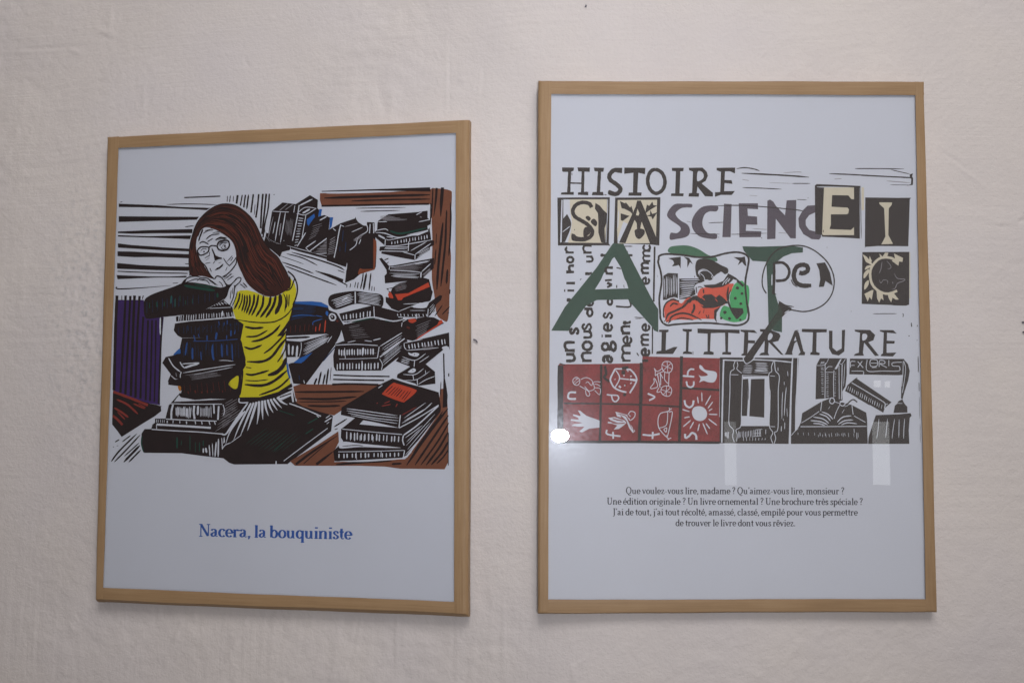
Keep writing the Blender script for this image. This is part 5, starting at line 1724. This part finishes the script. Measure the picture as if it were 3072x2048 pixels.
hh = mth(t, 'ADD', mth(t, 'MULTIPLY', hmix, mth(t, 'MULTIPLY', patch, 0.62)), mth(t, 'MULTIPLY_ADD', noise_n(t, v, 150.0, 4.0, 0.7), 0.75, mth(t, 'MULTIPLY', fine, 0.9)))
bp = t.nodes.new('ShaderNodeBump'); bp.inputs['Strength'].default_value = 0.75; bp.inputs['Distance'].default_value = 0.0010
t.links.new(hh, bp.inputs['Height']); t.links.new(bp.outputs[0], b.inputs['Normal'])
wall = mesh_obj('wall', verts, faces, [mw], None, None, True)
wall['kind'] = 'structure'; wall['label'] = 'old plaster wall painted off-white with brush marks'
# little dark chips in the paint
mc, t, b = mat('dark_chip'); b.inputs['Base Color'].default_value = (0.13, 0.12, 0.15, 1); b.inputs['Roughness'].default_value = 0.9
for X, Y, pts in ((1427, 1022, [(-8, -5), (-2, -5), (4, -1), (7, 6), (4, 5), (-1, 0), (-7, -2)]), (1757, 20, [(-3, 3), (0, -4), (3, 0), (2, 4)]), (3067, 967, [(-3, -2), (2, -3), (4, 1), (0, 3)]),
                  (3069, 996, [(-3, -1), (1, -3), (3, 2), (-1, 3)])):
    vv = []
    for a_, c_ in pts:
        x, z = wpx(X + a_, Y + c_); vv.append((x, z))
    cx = sum(p[0] for p in vv) / len(vv); cz = sum(p[1] for p in vv) / len(vv)
    n_ = len(vv); V = [(x, wall_base(x) - 0.0026, z) for x, z in vv] + [(x, wall_base(x) + 0.003, z) for x, z in vv]
    Fc = [tuple(range(n_))] + [(i, (i + 1) % n_, n_ + (i + 1) % n_, n_ + i) for i in range(n_)]
    o = mesh_obj('paint_chip', V, Fc, [mc], wall)
# ------------------------------------------------------------------ lamps seen in the glass of the right print
def mirror_dir(X, Y, dist):      # where something must stand to be seen at a picture point in the right print's glass
    d = Vector(((X - W / 2) / F, -(Y - H / 2) / F, -1.0)); p = d * (PR.c.dot(PR.n) / d.dot(PR.n))
    r = (d - PR.n * 2 * d.dot(PR.n)).normalized()
    return cam_to_world(p + r * dist), cam_to_world(p), cam_dir(r)
def lamp_at(name, X0, X1, Y0, Y1, dist, radiance, col, shape, spread=math.pi, aim=None):
    a_, p_, r_ = mirror_dir((X0 + X1) / 2, (Y0 + Y1) / 2, dist)
    c1 = mirror_dir(X0, Y0, dist)[0]; c2 = mirror_dir(X1, Y1, dist)[0]
    w_, h_ = abs(c1.x - c2.x), abs(c1.z - c2.z)
    d = bpy.data.lights.new(name, 'AREA'); d.shape = shape; d.size = w_; d.size_y = h_; d.color = col; d.spread = spread
    d.energy = radiance * math.pi * w_ * h_ * (math.pi / 4 if shape == 'ELLIPSE' else 1.0)
    o = bpy.data.objects.new(name, d); C.objects.link(o); o.location = a_
    z = (a_ - p_); z.z = 0
    if aim: z = a_ - Vector(aim)
    z.normalize(); x = Vector((0, 0, 1)).cross(z).normalized(); y = z.cross(x)   # upright, facing the wall
    o.matrix_world = Matrix(((x.x, y.x, z.x, a_.x), (x.y, y.y, z.y, a_.y), (x.z, y.z, z.z, a_.z), (0, 0, 0, 1)))
lamp_at('flash_lamp', 1654, 1706, 1287, 1326, 1.30, 430.0, (0.89, 0.925, 1.0), 'ELLIPSE', math.radians(84), (0.0, 1.15, 1.80))
lamp_at('far_lamp', 2622, 2644, 1141, 1161, 3.4, 1.6, (1.0, 0.98, 0.95), 'RECTANGLE')
lamp_at('far_lamp', 2654, 2672, 1143, 1162, 3.4, 1.6, (1.0, 0.98, 0.95), 'RECTANGLE')
lamp_at('far_window', 2171, 2211, 1264, 1455, 3.2, 1.0, (0.95, 0.98, 1.0), 'RECTANGLE')
lamp_at('far_window', 2614, 2674, 1264, 1455, 3.2, 1.35, (0.95, 0.98, 1.0), 'RECTANGLE')
